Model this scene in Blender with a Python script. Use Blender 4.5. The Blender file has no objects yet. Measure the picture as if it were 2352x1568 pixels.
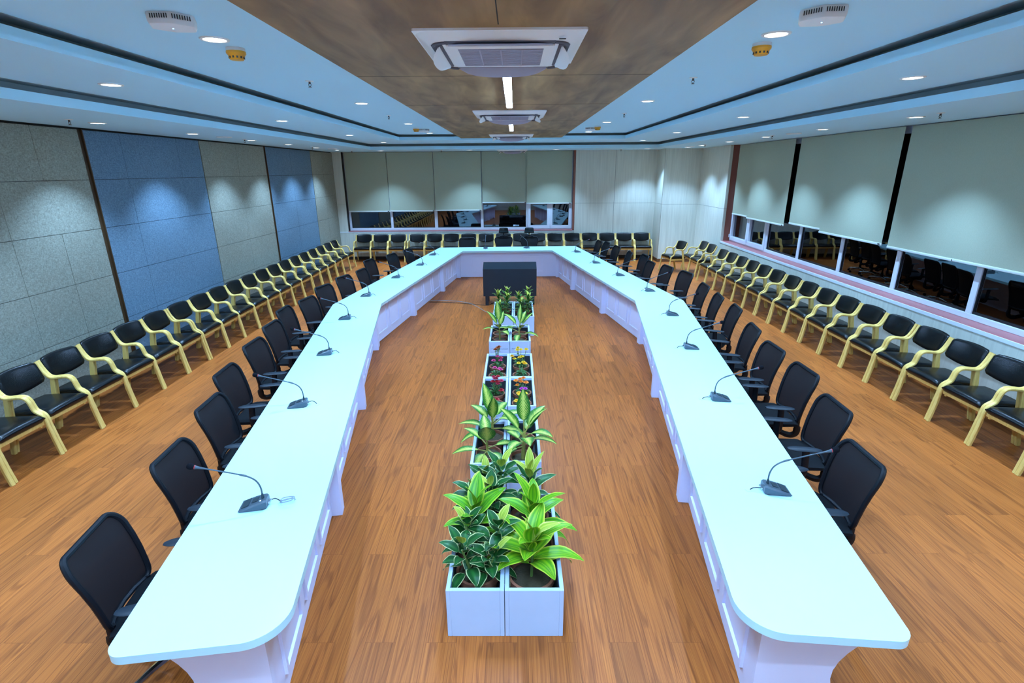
import bpy, bmesh, math, random
from mathutils import Vector, Matrix
R = math.radians
PI = math.pi
S = bpy.context.scene
COL = S.collection

# ---------------------------------------------------------------- camera, world, exposure
cam_d = bpy.data.cameras.new('camera')
cam = bpy.data.objects.new('camera', cam_d)
COL.objects.link(cam)
cam_d.sensor_fit = 'HORIZONTAL'
cam_d.sensor_width = 36.0
cam_d.lens = 36.0 * 1196.1 / 2352
cam_d.clip_start = 0.05
cam_d.clip_end = 200
PITCH, YAW, ROLL = 0.31788, -0.00747, -0.0075
fw = Vector((math.sin(YAW) * math.cos(PITCH), math.cos(YAW) * math.cos(PITCH), -math.sin(PITCH)))
rt = Vector((math.cos(YAW), -math.sin(YAW), 0))
up = rt.cross(fw)
cr, sr = math.cos(ROLL), math.sin(ROLL)
rt, up = cr * rt + sr * up, -sr * rt + cr * up
cam.matrix_world = Matrix(((rt.x, up.x, -fw.x, 0), (rt.y, up.y, -fw.y, 0), (rt.z, up.z, -fw.z, 2.8), (0, 0, 0, 1)))
S.camera = cam

W = bpy.data.worlds.new('night')
S.world = W
W.use_nodes = True
W.node_tree.nodes['Background'].inputs[0].default_value = (0.010, 0.014, 0.03, 1)
W.node_tree.nodes['Background'].inputs[1].default_value = 0.25
S.view_settings.view_transform = 'Standard'
S.view_settings.look = 'None'
S.view_settings.gamma = 1
S.view_settings.use_curve_mapping = False
S.view_settings.exposure = 1.5

SPOT_W = 110.0                      # each recessed downlight
LIGHT_COL = (0.46, 0.82, 1.32)
TUBE = 138.0                         # emission of the linear lights, added one behind the viewpoint included

# ---------------------------------------------------------------- materials
def new_mat(name):
    m = bpy.data.materials.new(name)
    m.use_nodes = True
    nt = m.node_tree
    return m, nt, nt.nodes['Principled BSDF']

def N(nt, kind, **kw):
    n = nt.nodes.new(kind)
    for k, v in kw.items():
        setattr(n, k, v)
    return n

def rgb(c):
    return (c[0], c[1], c[2], 1)

def plain(name, col, rough=0.5, metal=0.0, spec=0.5, bump=0.0, bscale=60, var=0.0, vscale=4, coat=0.0):
    m, nt, b = new_mat(name)
    b.inputs['Base Color'].default_value = rgb(col)
    b.inputs['Roughness'].default_value = rough
    b.inputs['Metallic'].default_value = metal
    b.inputs['Specular IOR Level'].default_value = spec
    if coat:
        b.inputs['Coat Weight'].default_value = coat
    tc = N(nt, 'ShaderNodeTexCoord')
    if var:
        nz = N(nt, 'ShaderNodeTexNoise')
        nz.inputs['Scale'].default_value = vscale
        nz.inputs['Detail'].default_value = 4
        nt.links.new(tc.outputs['Object'], nz.inputs['Vector'])
        mx = N(nt, 'ShaderNodeMix', data_type='RGBA')
        mx.inputs[6].default_value = rgb([c * (1 - var) for c in col])
        mx.inputs[7].default_value = rgb([min(1, c * (1 + var)) for c in col])
        nt.links.new(nz.outputs['Fac'], mx.inputs[0])
        nt.links.new(mx.outputs[2], b.inputs['Base Color'])
    if bump:
        nb = N(nt, 'ShaderNodeTexNoise')
        nb.inputs['Scale'].default_value = bscale
        nt.links.new(tc.outputs['Object'], nb.inputs['Vector'])
        bp = N(nt, 'ShaderNodeBump')
        bp.inputs['Strength'].default_value = bump
        bp.inputs['Distance'].default_value = 0.01
        nt.links.new(nb.outputs['Fac'], bp.inputs['Height'])
        nt.links.new(bp.outputs['Normal'], b.inputs['Normal'])
    return m

def fabric(name, c1, c2, scale=(60, 60, 60), big=0.15):
    m, nt, b = new_mat(name)
    b.inputs['Roughness'].default_value = 0.95
    b.inputs['Specular IOR Level'].default_value = 0.15
    tc = N(nt, 'ShaderNodeTexCoord')
    facs = []
    for sc in ((scale[0], scale[1] * 0.25, scale[2]), (scale[0], scale[1], scale[2] * 0.25)):
        mp = N(nt, 'ShaderNodeMapping')
        mp.inputs['Scale'].default_value = sc
        nt.links.new(tc.outputs['Object'], mp.inputs['Vector'])
        nz = N(nt, 'ShaderNodeTexNoise')
        nz.inputs['Scale'].default_value = 1.0
        nz.inputs['Detail'].default_value = 3
        nt.links.new(mp.outputs['Vector'], nz.inputs['Vector'])
        facs.append(nz)
    ad = N(nt, 'ShaderNodeMath', operation='ADD')
    nt.links.new(facs[0].outputs['Fac'], ad.inputs[0])
    nt.links.new(facs[1].outputs['Fac'], ad.inputs[1])
    rp = N(nt, 'ShaderNodeValToRGB')
    rp.color_ramp.elements[0].position = 0.35
    rp.color_ramp.elements[1].position = 0.65
    hf = N(nt, 'ShaderNodeMath', operation='MULTIPLY')
    hf.inputs[1].default_value = 0.5
    nt.links.new(ad.outputs[0], hf.inputs[0])
    nt.links.new(hf.outputs[0], rp.inputs['Fac'])
    rp.color_ramp.elements[0].color = rgb(c1)
    rp.color_ramp.elements[1].color = rgb(c2)
    nt.links.new(rp.outputs['Color'], b.inputs['Base Color'])
    bp = N(nt, 'ShaderNodeBump')
    bp.inputs['Strength'].default_value = 0.2
    bp.inputs['Distance'].default_value = 0.004
    nt.links.new(hf.outputs[0], bp.inputs['Height'])
    nt.links.new(bp.outputs['Normal'], b.inputs['Normal'])
    return m

def grain(name, c1, c2, scale, rough=0.45, spec=0.4, coat=0.0):
    m, nt, b = new_mat(name)
    b.inputs['Roughness'].default_value = rough
    b.inputs['Specular IOR Level'].default_value = spec
    if coat:
        b.inputs['Coat Weight'].default_value = coat
        b.inputs['Coat Roughness'].default_value = 0.2
    tc = N(nt, 'ShaderNodeTexCoord')
    mp = N(nt, 'ShaderNodeMapping')
    mp.inputs['Scale'].default_value = scale
    nt.links.new(tc.outputs['Object'], mp.inputs['Vector'])
    nz = N(nt, 'ShaderNodeTexNoise')
    nz.inputs['Scale'].default_value = 1.0
    nz.inputs['Detail'].default_value = 6
    nz.inputs['Distortion'].default_value = 0.6
    nt.links.new(mp.outputs['Vector'], nz.inputs['Vector'])
    rp = N(nt, 'ShaderNodeValToRGB')
    rp.color_ramp.elements[0].position = 0.3
    rp.color_ramp.elements[1].position = 0.7
    rp.color_ramp.elements[0].color = rgb(c1)
    rp.color_ramp.elements[1].color = rgb(c2)
    nt.links.new(nz.outputs['Fac'], rp.inputs['Fac'])
    nt.links.new(rp.outputs['Color'], b.inputs['Base Color'])
    return m

def floor_mat():
    m, nt, b = new_mat('wood_plank_floor')
    L = nt.links.new
    tc = N(nt, 'ShaderNodeTexCoord')
    sp = N(nt, 'ShaderNodeSeparateXYZ')
    L(tc.outputs['Object'], sp.inputs[0])
    cb = N(nt, 'ShaderNodeCombineXYZ')
    L(sp.outputs['Y'], cb.inputs['X'])
    L(sp.outputs['X'], cb.inputs['Y'])
    br = N(nt, 'ShaderNodeTexBrick')
    br.offset = 0.37
    br.offset_frequency = 2
    br.inputs['Scale'].default_value = 1.0
    br.inputs['Brick Width'].default_value = 1.25
    br.inputs['Row Height'].default_value = 0.19
    br.inputs['Mortar Size'].default_value = 0.0012
    br.inputs['Mortar Smooth'].default_value = 0.3
    br.inputs['Bias'].default_value = 0.0
    br.inputs['Color1'].default_value = (0, 0, 0, 1)
    br.inputs['Color2'].default_value = (1, 1, 1, 1)
    br.inputs['Mortar'].default_value = (0.5, 0.5, 0.5, 1)
    L(cb.outputs[0], br.inputs['Vector'])
    # shift the grain from plank to plank
    sc = N(nt, 'ShaderNodeVectorMath', operation='SCALE')
    sc.inputs['Scale'].default_value = 7.3
    L(br.outputs['Color'], sc.inputs[0])
    ad = N(nt, 'ShaderNodeVectorMath', operation='ADD')
    L(tc.outputs['Object'], ad.inputs[0])
    L(sc.outputs[0], ad.inputs[1])
    mp = N(nt, 'ShaderNodeMapping')
    mp.inputs['Scale'].default_value = (7, 0.42, 1)
    L(ad.outputs[0], mp.inputs['Vector'])
    n1 = N(nt, 'ShaderNodeTexNoise')
    n1.inputs['Scale'].default_value = 1.0
    n1.inputs['Detail'].default_value = 2
    n1.inputs['Distortion'].default_value = 0.4
    L(mp.outputs['Vector'], n1.inputs['Vector'])
    ml = N(nt, 'ShaderNodeMath', operation='MULTIPLY')
    ml.inputs[1].default_value = 52.0
    L(n1.outputs['Fac'], ml.inputs[0])
    sn = N(nt, 'ShaderNodeMath', operation='SINE')
    L(ml.outputs[0], sn.inputs[0])
    mr = N(nt, 'ShaderNodeMapRange')
    mr.inputs[1].default_value = 0.62
    mr.inputs[2].default_value = 1.0
    L(sn.outputs[0], mr.inputs[0])
    mp2 = N(nt, 'ShaderNodeMapping')
    mp2.inputs['Scale'].default_value = (170, 1.8, 1)
    L(ad.outputs[0], mp2.inputs['Vector'])
    n2 = N(nt, 'ShaderNodeTexNoise')
    n2.inputs['Scale'].default_value = 1.0
    n2.inputs['Detail'].default_value = 4
    L(mp2.outputs['Vector'], n2.inputs['Vector'])
    r1 = N(nt, 'ShaderNodeValToRGB')
    r1.color_ramp.elements[0].position = 0.25
    r1.color_ramp.elements[1].position = 0.75
    r1.color_ramp.elements[0].color = (0.29, 0.067, 0.0090, 1)
    r1.color_ramp.elements[1].color = (0.57, 0.163, 0.027, 1)
    L(n2.outputs['Fac'], r1.inputs['Fac'])
    mx = N(nt, 'ShaderNodeMix', data_type='RGBA', blend_type='MULTIPLY')
    mx.inputs[7].default_value = (0.42, 0.36, 0.32, 1)
    f1 = N(nt, 'ShaderNodeMath', operation='MULTIPLY')
    f1.inputs[1].default_value = 0.5
    L(mr.outputs[0], f1.inputs[0])
    L(f1.outputs[0], mx.inputs[0])
    L(r1.outputs['Color'], mx.inputs[6])
    # plank to plank tone
    hv = N(nt, 'ShaderNodeHueSaturation')
    mv = N(nt, 'ShaderNodeMapRange')
    mv.inputs[3].default_value = 0.84
    mv.inputs[4].default_value = 1.12
    L(br.outputs['Color'], mv.inputs[0])
    L(mv.outputs[0], hv.inputs['Value'])
    L(mx.outputs[2], hv.inputs['Color'])
    mo = N(nt, 'ShaderNodeMix', data_type='RGBA', blend_type='MULTIPLY')
    mo.inputs[7].default_value = (0.55, 0.5, 0.5, 1)
    L(br.outputs['Fac'], mo.inputs[0])
    L(hv.outputs['Color'], mo.inputs[6])
    L(mo.outputs[2], b.inputs['Base Color'])
    b.inputs['Roughness'].default_value = 0.45
    b.inputs['Specular IOR Level'].default_value = 0.3
    return m

def glass_mat():
    m, nt, b = new_mat('night_window_glass')
    nt.nodes.remove(b)
    out = nt.nodes['Material Output']
    tr = N(nt, 'ShaderNodeBsdfTransparent')
    tr.inputs[0].default_value = (0.55, 0.57, 0.6, 1)
    gl = N(nt, 'ShaderNodeBsdfGlossy')
    gl.inputs['Roughness'].default_value = 0.0
    gl.inputs['Color'].default_value = (0.9, 0.92, 1, 1)
    fr = N(nt, 'ShaderNodeFresnel')
    fr.inputs['IOR'].default_value = 2.0
    mx = N(nt, 'ShaderNodeMixShader')
    nt.links.new(fr.outputs[0], mx.inputs[0])
    nt.links.new(tr.outputs[0], mx.inputs[1])
    nt.links.new(gl.outputs[0], mx.inputs[2])
    nt.links.new(mx.outputs[0], out.inputs[0])
    return m

def mesh_mat():
    m, nt, b = new_mat('black_chair_mesh')
    b.inputs['Base Color'].default_value = (0.0045, 0.005, 0.0075, 1)
    b.inputs['Roughness'].default_value = 0.7
    b.inputs['Specular IOR Level'].default_value = 0.3
    out = nt.nodes['Material Output']
    tr = N(nt, 'ShaderNodeBsdfTransparent')
    mx = N(nt, 'ShaderNodeMixShader')
    mx.inputs[0].default_value = 0.982
    nt.links.new(tr.outputs[0], mx.inputs[1])
    nt.links.new(b.outputs[0], mx.inputs[2])
    nt.links.new(mx.outputs[0], out.inputs[0])
    return m

def emit(name, col, k):
    m, nt, b = new_mat(name)
    b.inputs['Base Color'].default_value = (0.8, 0.8, 0.8, 1)
    b.inputs['Emission Color'].default_value = rgb(col)
    b.inputs['Emission Strength'].default_value = k
    return m

def leaf_mat(name, base, dark, edge, mode):
    """u: -1..1 across the blade, v: 0..1 along it (leaf UVs)."""
    m, nt, b = new_mat(name)
    L = nt.links.new
    uv = N(nt, 'ShaderNodeUVMap')
    sp = N(nt, 'ShaderNodeSeparateXYZ')
    L(uv.outputs['UV'], sp.inputs[0])
    m2 = N(nt, 'ShaderNodeMath', operation='MULTIPLY_ADD')
    m2.inputs[1].default_value = 2
    m2.inputs[2].default_value = -1
    L(sp.outputs['X'], m2.inputs[0])
    ab = N(nt, 'ShaderNodeMath', operation='ABSOLUTE')
    L(m2.outputs[0], ab.inputs[0])
    tc = N(nt, 'ShaderNodeTexCoord')
    rp = N(nt, 'ShaderNodeValToRGB')
    rp.color_ramp.interpolation = 'EASE'
    if mode == 'dieff':
        cv = N(nt, 'ShaderNodeMath', operation='MULTIPLY_ADD')       # veins sweep forward from the midrib
        cv.inputs[1].default_value = -0.35
        L(ab.outputs[0], cv.inputs[0])
        L(sp.outputs['Y'], cv.inputs[2])
        sm = N(nt, 'ShaderNodeMath', operation='MULTIPLY')
        sm.inputs[1].default_value = 75
        L(cv.outputs[0], sm.inputs[0])
        sn = N(nt, 'ShaderNodeMath', operation='SINE')
        L(sm.outputs[0], sn.inputs[0])
        nz = N(nt, 'ShaderNodeTexNoise')
        nz.inputs['Scale'].default_value = 35
        L(tc.outputs['Object'], nz.inputs['Vector'])
        s2 = N(nt, 'ShaderNodeMath', operation='MULTIPLY_ADD')
        s2.inputs[1].default_value = 0.26
        L(sn.outputs[0], s2.inputs[0])
        L(ab.outputs[0], s2.inputs[2])
        s3 = N(nt, 'ShaderNodeMath', operation='MULTIPLY_ADD')
        s3.inputs[1].default_value = 0.5
        L(nz.outputs['Fac'], s3.inputs[0])
        L(s2.outputs[0], s3.inputs[2])
        e = rp.color_ramp.elements
        e[0].position, e[0].color = 0.46, rgb(edge)
        e[1].position, e[1].color = 0.90, rgb(dark)
        x = e.new(0.66)
        x.color = rgb(base)
        L(s3.outputs[0], rp.inputs['Fac'])
    else:
        mp = N(nt, 'ShaderNodeMapping')
        mp.inputs['Scale'].default_value = (9, 0.7, 1)
        L(uv.outputs['UV'], mp.inputs['Vector'])
        oi = N(nt, 'ShaderNodeTexNoise')
        oi.inputs['Scale'].default_value = 1.2
        oi.inputs['Detail'].default_value = 3
        L(mp.outputs['Vector'], oi.inputs['Vector'])
        s2 = N(nt, 'ShaderNodeMath', operation='MULTIPLY_ADD')
        s2.inputs[1].default_value = 0.35 if mode == 'stripe' else 0.12
        L(oi.outputs['Fac'], s2.inputs[0])
        L(ab.outputs[0], s2.inputs[2])
        e = rp.color_ramp.elements
        if mode == 'stripe':
            e[0].position, e[0].color = 0.18, rgb(edge)
            e[1].position, e[1].color = 1.06, rgb(edge)
            for p, c in ((0.24, dark), (0.55, base), (0.80, dark), (0.98, base)):
                x = e.new(p)
                x.color = rgb(c)
        else:
            e[0].position, e[0].color = 0.10, rgb(base)
            e[1].position, e[1].color = 0.97, rgb(edge)
            for p, c in ((0.5, dark), (0.86, dark)):
                x = e.new(p)
                x.color = rgb(c)
        L(s2.outputs[0], rp.inputs['Fac'])
    L(rp.outputs['Color'], b.inputs['Base Color'])
    b.inputs['Roughness'].default_value = 0.38
    b.inputs['Specular IOR Level'].default_value = 0.22
    return m

M = {}
M['floor'] = floor_mat()
M['ceil'] = plain('ceiling_paint', (0.56, 0.86, 1.0), 0.9, spec=0.1)
M['cove'] = plain('cove_shade_grey', (0.42, 0.47, 0.47), 0.9, spec=0.1, var=0.15, vscale=3)  # grey also paints the ceiling shadow inside the pockets
M['canopy'] = grain('brown_ceiling_board', (0.17, 0.075, 0.012), (0.42, 0.24, 0.085), (6, 1.1, 3), 0.5, 0.35)
M['seam'] = plain('dark_joint', (0.02, 0.018, 0.016), 0.8)
M['greyfab'] = fabric('grey_acoustic_fabric', (0.20, 0.195, 0.155), (0.39, 0.39, 0.31), (150, 150, 150))
M['bluefab'] = fabric('blue_acoustic_fabric', (0.10, 0.16, 0.215), (0.195, 0.30, 0.39), (150, 150, 150))
M['strip'] = grain('dark_brown_strip', (0.045, 0.022, 0.009), (0.10, 0.052, 0.02), (20, 20, 2), 0.5)
M['laminate'] = grain('pale_wood_laminate', (0.60, 0.61, 0.52), (0.72, 0.73, 0.63), (20, 20, 1.0), 0.4, 0.35)
M['white'] = plain('white_lacquer', (0.80, 0.86, 0.90), 0.35, spec=0.4)
M['tabletop'] = plain('white_solid_surface', (0.58, 0.88, 0.93), 0.28, spec=0.45)
M['tablebase'] = plain('white_painted_panel', (0.80, 0.80, 1.0), 0.45, spec=0.35)
M['planter'] = plain('white_painted_planter', (0.58, 0.70, 0.90), 0.5, spec=0.3, var=0.05, vscale=6)
M['redjamb'] = plain('shade_darkened_red_jamb', (0.26, 0.085, 0.055), 0.45, var=0.12, vscale=5)  # brown red, made darker than the sill to carry the recess shade
M['redstone'] = plain('red_sill_stone', (0.46, 0.15, 0.15), 0.3, spec=0.4, var=0.16, vscale=9)
M['skirt'] = grain('brown_skirting', (0.10, 0.045, 0.02), (0.20, 0.085, 0.035), (8, 8, 30), 0.45)
M['darkskirt'] = plain('dark_skirting', (0.018, 0.013, 0.011), 0.5)
M['blind'] = fabric('roller_blind_fabric', (0.39, 0.43, 0.32), (0.45, 0.49, 0.37), (260, 260, 260))
M['blindbar'] = plain('blind_bottom_bar', (0.72, 0.80, 0.78), 0.4)
M['upvc'] = plain('white_window_frame', (0.72, 0.77, 0.86), 0.35)
M['glass'] = glass_mat()
M['gasket'] = plain('black_gasket', (0.01, 0.01, 0.012), 0.5)
M['palewood'] = grain('pale_bentwood', (0.76, 0.47, 0.11), (0.90, 0.63, 0.20), (40, 40, 3), 0.35, 0.4)
M['leather'] = plain('black_leatherette', (0.002, 0.003, 0.004), 0.27, spec=0.40, bump=0.12, bscale=120)
M['blkplastic'] = plain('black_plastic', (0.006, 0.007, 0.010), 0.5, spec=0.25)
M['armpad'] = plain('dark_arm_pad', (0.016, 0.024, 0.034), 0.5, spec=0.4)
M['meshback'] = mesh_mat()
M['blkfab'] = plain('black_seat_fabric', (0.006, 0.007, 0.009), 0.85, spec=0.2)
M['chrome'] = plain('chrome', (0.8, 0.82, 0.85), 0.12, metal=1.0)
M['micgrey'] = plain('blue_grey_microphone', (0.075, 0.105, 0.13), 0.35, spec=0.45)
M['micdark'] = plain('dark_microphone_side', (0.028, 0.045, 0.055), 0.4)
M['foam'] = plain('black_foam', (0.008, 0.008, 0.011), 0.95, spec=0.1, bump=0.4, bscale=300)
M['redring'] = plain('red_ring', (0.55, 0.04, 0.04), 0.4)
M['cable'] = plain('black_cable', (0.012, 0.012, 0.015), 0.5)
M['greycable'] = plain('grey_cable', (0.30, 0.33, 0.36), 0.5)
M['acwhite'] = plain('white_plastic', (0.92, 0.92, 0.92), 0.45)
M['acgrille'] = plain('grey_filter_grille', (0.34, 0.34, 0.42), 0.6)
M['acslot'] = plain('dark_air_slot', (0.10, 0.09, 0.11), 0.6)
M['acvane'] = plain('grey_vane', (0.42, 0.40, 0.50), 0.5)
M['acdark'] = plain('dark_grille_hole', (0.03, 0.035, 0.045), 0.6)
M['lens'] = emit('downlight_lens', (0.80, 0.93, 1.0), 6.0)
M['tube'] = emit('linear_light_diffuser', (0.36, 0.66, 1.12), TUBE)
M['yellow'] = plain('yellow_detector', (0.80, 0.36, 0.02), 0.4)
M['steel'] = plain('sprinkler_metal', (0.10, 0.09, 0.10), 0.4, metal=0.6)
M['clay'] = plain('terracotta', (0.36, 0.135, 0.075), 0.8, spec=0.2, var=0.25, vscale=14)
M['soil'] = plain('potting_soil', (0.075, 0.055, 0.028), 0.95, bump=0.6, bscale=70, var=0.45, vscale=22)
M['pebble'] = plain('dark_planter_lining', (0.03, 0.035, 0.04), 0.8, var=0.5, vscale=18)
M['stem'] = plain('green_stem', (0.15, 0.24, 0.05), 0.5)
M['stemyel'] = plain('yellow_green_stem', (0.33, 0.30, 0.06), 0.5)
M['tvbox'] = plain('black_painted_cabinet', (0.012, 0.020, 0.030), 0.42, spec=0.45, var=0.2, vscale=5)
M['lf_bright'] = leaf_mat('bright_striped_leaf', (0.17, 0.42, 0.012), (0.05, 0.25, 0.010), (0.50, 0.62, 0.05), 'stripe')
M['lf_lime'] = leaf_mat('lime_striped_leaf', (0.24, 0.47, 0.012), (0.09, 0.31, 0.010), (0.60, 0.66, 0.06), 'stripe')
M['lf_dark'] = leaf_mat('dark_leaf_white_margin', (0.022, 0.13, 0.022), (0.013, 0.085, 0.018), (0.62, 0.64, 0.28), 'margin')
M['lf_young'] = leaf_mat('young_cream_leaf', (0.55, 0.58, 0.08), (0.33, 0.45, 0.04), (0.76, 0.72, 0.20), 'stripe')
M['lf_dieff'] = leaf_mat('dumb_cane_leaf', (0.16, 0.36, 0.025), (0.020, 0.13, 0.016), (0.60, 0.62, 0.13), 'dieff')
M['lf_song'] = leaf_mat('yellow_edged_leaf', (0.022, 0.13, 0.025), (0.015, 0.10, 0.02), (0.56, 0.55, 0.06), 'margin')
M['lf_small'] = plain('small_green_leaf', (0.045, 0.15, 0.03), 0.5, var=0.3, vscale=30)
for nm, c in dict(red=(0.42, 0.008, 0.015), crimson=(0.50, 0.02, 0.06), pink=(0.62, 0.04, 0.17), magenta=(0.62, 0.06, 0.45),
                  rust=(0.40, 0.07, 0.006), orange=(0.85, 0.22, 0.01), gold=(0.85, 0.42, 0.006), yellow=(0.9, 0.55, 0.01)).items():
    M['fl_' + nm] = plain(nm + '_petals', c, 0.6, var=0.2, vscale=120)

# ---------------------------------------------------------------- mesh helpers
class MB:
    def __init__(self):
        self.bm = bmesh.new()
        self.uv = None

    def box(self, c, s, rz=0.0, bevel=0.0, seg=2, rx=0.0, ry=0.0):
        r = bmesh.ops.create_cube(self.bm, size=1.0)
        vs = r['verts']
        bmesh.ops.scale(self.bm, verts=vs, vec=s)
        if bevel:
            es = list({e for v in vs for e in v.link_edges})
            rb = bmesh.ops.bevel(self.bm, geom=es, offset=bevel, segments=seg, profile=0.5, affect='EDGES')
            vs = list({v for f in rb['faces'] for v in f.verts} | {v for v in vs if v.is_valid})
        mat = Matrix.Translation(c) @ Matrix.Rotation(rz, 4, 'Z') @ Matrix.Rotation(ry, 4, 'Y') @ Matrix.Rotation(rx, 4, 'X')
        bmesh.ops.transform(self.bm, matrix=mat, verts=vs)
        return self

    def b2(self, x0, x1, y0, y1, z0, z1, bevel=0.0):
        return self.box(((x0 + x1) / 2, (y0 + y1) / 2, (z0 + z1) / 2), (abs(x1 - x0), abs(y1 - y0), abs(z1 - z0)), 0, bevel)

    def face(self, pts):
        return self.bm.faces.new([self.bm.verts.new(p) for p in pts])

    def loft(self, rings, closed=True, cap=True):
        bm = self.bm
        rv = [[bm.verts.new(p) for p in r] for r in rings]
        n = len(rv[0])
        for a, b in zip(rv[:-1], rv[1:]):
            for i in range(n if closed else n - 1):
                j = (i + 1) % n
                bm.faces.new((a[i], a[j], b[j], b[i]))
        if cap and closed:
            bm.faces.new(list(reversed(rv[0])))
            bm.faces.new(rv[-1])
        return self

    def prism(self, poly, z0, z1, bevel=0.0):
        bm = self.bm
        a = [bm.verts.new((p[0], p[1], z0)) for p in poly]
        b = [bm.verts.new((p[0], p[1], z1)) for p in poly]
        n = len(poly)
        bm.faces.new(list(reversed(a)))
        top = bm.faces.new(b)
        for i in range(n):
            j = (i + 1) % n
            bm.faces.new((a[i], a[j], b[j], b[i]))
        if bevel:
            bmesh.ops.bevel(bm, geom=list(top.edges), offset=bevel, segments=3, profile=0.5, affect='EDGES')
        return self

    def tube(self, path, r, n=8, closed=False, flat=1.0):
        path = [Vector(p) for p in path]
        k = len(path)
        rad = r if isinstance(r, (list, tuple)) else [r] * k
        rings = []
        nrm = None
        for i in range(k):
            if closed:
                t = (path[(i + 1) % k] - path[i - 1]).normalized()
            else:
                t = (path[min(i + 1, k - 1)] - path[max(i - 1, 0)]).normalized()
            if nrm is None:
                ref = Vector((0, 0, 1)) if abs(t.z) < 0.9 else Vector((1, 0, 0))
                nrm = (ref - t * ref.dot(t)).normalized()
            else:
                nrm = (nrm - t * nrm.dot(t)).normalized()
            bn = t.cross(nrm)
            rings.append([path[i] + (nrm * math.cos(2 * PI * j / n) + bn * flat * math.sin(2 * PI * j / n)) * rad[i] for j in range(n)])
        if closed:
            rings.append(rings[0])
            self.loft(rings, True, False)
            bmesh.ops.remove_doubles(self.bm, verts=self.bm.verts, dist=1e-6)
        else:
            self.loft(rings)
        return self

    def ribbon(self, path, x0, x1, th, ch=0.005):
        """a flat bentwood strip: path of (y, z), width x0..x1, thickness th (number or list)"""
        k = len(path)
        ths = th if isinstance(th, (list, tuple)) else [th] * k
        rings = []
        for i in range(k):
            a = Vector(path[max(i - 1, 0)])
            b = Vector(path[min(i + 1, k - 1)])
            t = (b - a).normalized()
            nn = Vector((-t.y, t.x))
            p = Vector(path[i])
            h = ths[i] / 2
            o = lambda q: p + nn * q
            ring = []
            for x, q in ((x0 + ch, -h), (x1 - ch, -h), (x1, -h + ch), (x1, h - ch), (x1 - ch, h), (x0 + ch, h), (x0, h - ch), (x0, -h + ch)):
                v = o(q)
                ring.append((x, v.x, v.y))
            rings.append(ring)
        return self.loft(rings)

    def lathe(self, prof, n=24, c=(0, 0, 0), rot=None):
        rings = []
        for r, z in prof:
            ring = [Vector((r * math.cos(2 * PI * j / n), r * math.sin(2 * PI * j / n), z)) for j in range(n)]
            if rot is not None:
                ring = [rot @ p for p in ring]
            rings.append([p + Vector(c) for p in ring])
        return self.loft(rings)

    def grid(self, fn, nu, nv, uv=False):
        bm = self.bm
        if uv and self.uv is None:
            self.uv = bm.loops.layers.uv.new('UVMap')
        vs = [[bm.verts.new(fn(i / nu, j / nv)) for i in range(nu + 1)] for j in range(nv + 1)]
        for j in range(nv):
            for i in range(nu):
                f = bm.faces.new((vs[j][i], vs[j][i + 1], vs[j + 1][i + 1], vs[j + 1][i]))
                if uv:
                    for lp, (a, b) in zip(f.loops, ((i, j), (i + 1, j), (i + 1, j + 1), (i, j + 1))):
                        lp[self.uv].uv = (a / nu, b / nv)
        return self

    def build(self, name, mat, parent=None, off=None, smooth=40, mats=None):
        bm = self.bm
        if off is not None:
            bmesh.ops.translate(bm, verts=bm.verts, vec=-Vector(off))
        bmesh.ops.recalc_face_normals(bm, faces=bm.faces)
        me = bpy.data.meshes.new(name)
        bm.to_mesh(me)
        bm.free()
        me.materials.append(mat)
        if smooth:
            me.shade_smooth()
            me.set_sharp_from_angle(angle=R(smooth))
        o = bpy.data.objects.new(name, me)
        COL.objects.link(o)
        if parent is not None:
            o.parent = parent
        return o

def smooth_path(pts, sub=4):
    """Catmull-Rom through the points"""
    out = []
    P = [Vector(p) for p in pts]
    for i in range(len(P) - 1):
        p0, p1, p2, p3 = P[max(i - 1, 0)], P[i], P[i + 1], P[min(i + 2, len(P) - 1)]
        for s in range(sub):
            t = s / sub
            out.append(0.5 * ((2 * p1) + (p2 - p0) * t + (2 * p0 - 5 * p1 + 4 * p2 - p3) * t * t + (3 * p1 - p0 - 3 * p2 + p3) * t ** 3))
    out.append(P[-1])
    return out

def rounded_poly(corners, seg=8):
    """corners: (x, y, radius)"""
    out = []
    n = len(corners)
    for i in range(n):
        x, y, r = corners[i]
        p = Vector((x, y))
        if r <= 0:
            out.append((x, y))
            continue
        a = (Vector(corners[i - 1][:2]) - p).normalized()
        b = (Vector(corners[(i + 1) % n][:2]) - p).normalized()
        half = a.angle(b) / 2
        d = r / math.tan(half)
        c = p + (a + b).normalized() * (r / math.sin(half))
        s, e = p + a * d - c, p + b * d - c
        ang = s.angle_signed(e)
        for k in range(seg + 1):
            v = s.copy()
            v.rotate(Matrix.Rotation(-ang * k / seg, 2))
            out.append((c.x + v.x, c.y + v.y))
    return out

def thing(name, label, cat, loc=(0, 0, 0), rz=0.0, group=None):
    o = bpy.data.objects.new(name, None)
    o.empty_display_size = 0.1
    COL.objects.link(o)
    o.location = loc
    o.rotation_euler = (0, 0, rz)
    return tag(o, label, cat, group)

def tag(o, label, cat, group=None, kind=None):
    o['label'] = label
    o['category'] = cat
    if group:
        o['group'] = group
    if kind:
        o['kind'] = kind
    return o

def struct(o, label=None):
    o['kind'] = 'structure'
    if label:
        o['label'] = label
        o['category'] = o.name.split('_')[0].split('.')[0]
    return o

def dup(root, loc, rz, label, group=None, scale=None):
    r = root.copy()
    COL.objects.link(r)
    r.location = loc
    r.rotation_euler = (0, 0, rz)
    r['label'] = label
    if group:
        r['group'] = group
    if scale:
        r.scale = scale
    for ch in list(root.children):
        c = ch.copy()
        COL.objects.link(c)
        c.parent = r
        for g in list(ch.children):
            d = g.copy()
            COL.objects.link(d)
            d.parent = c
    return r

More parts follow.
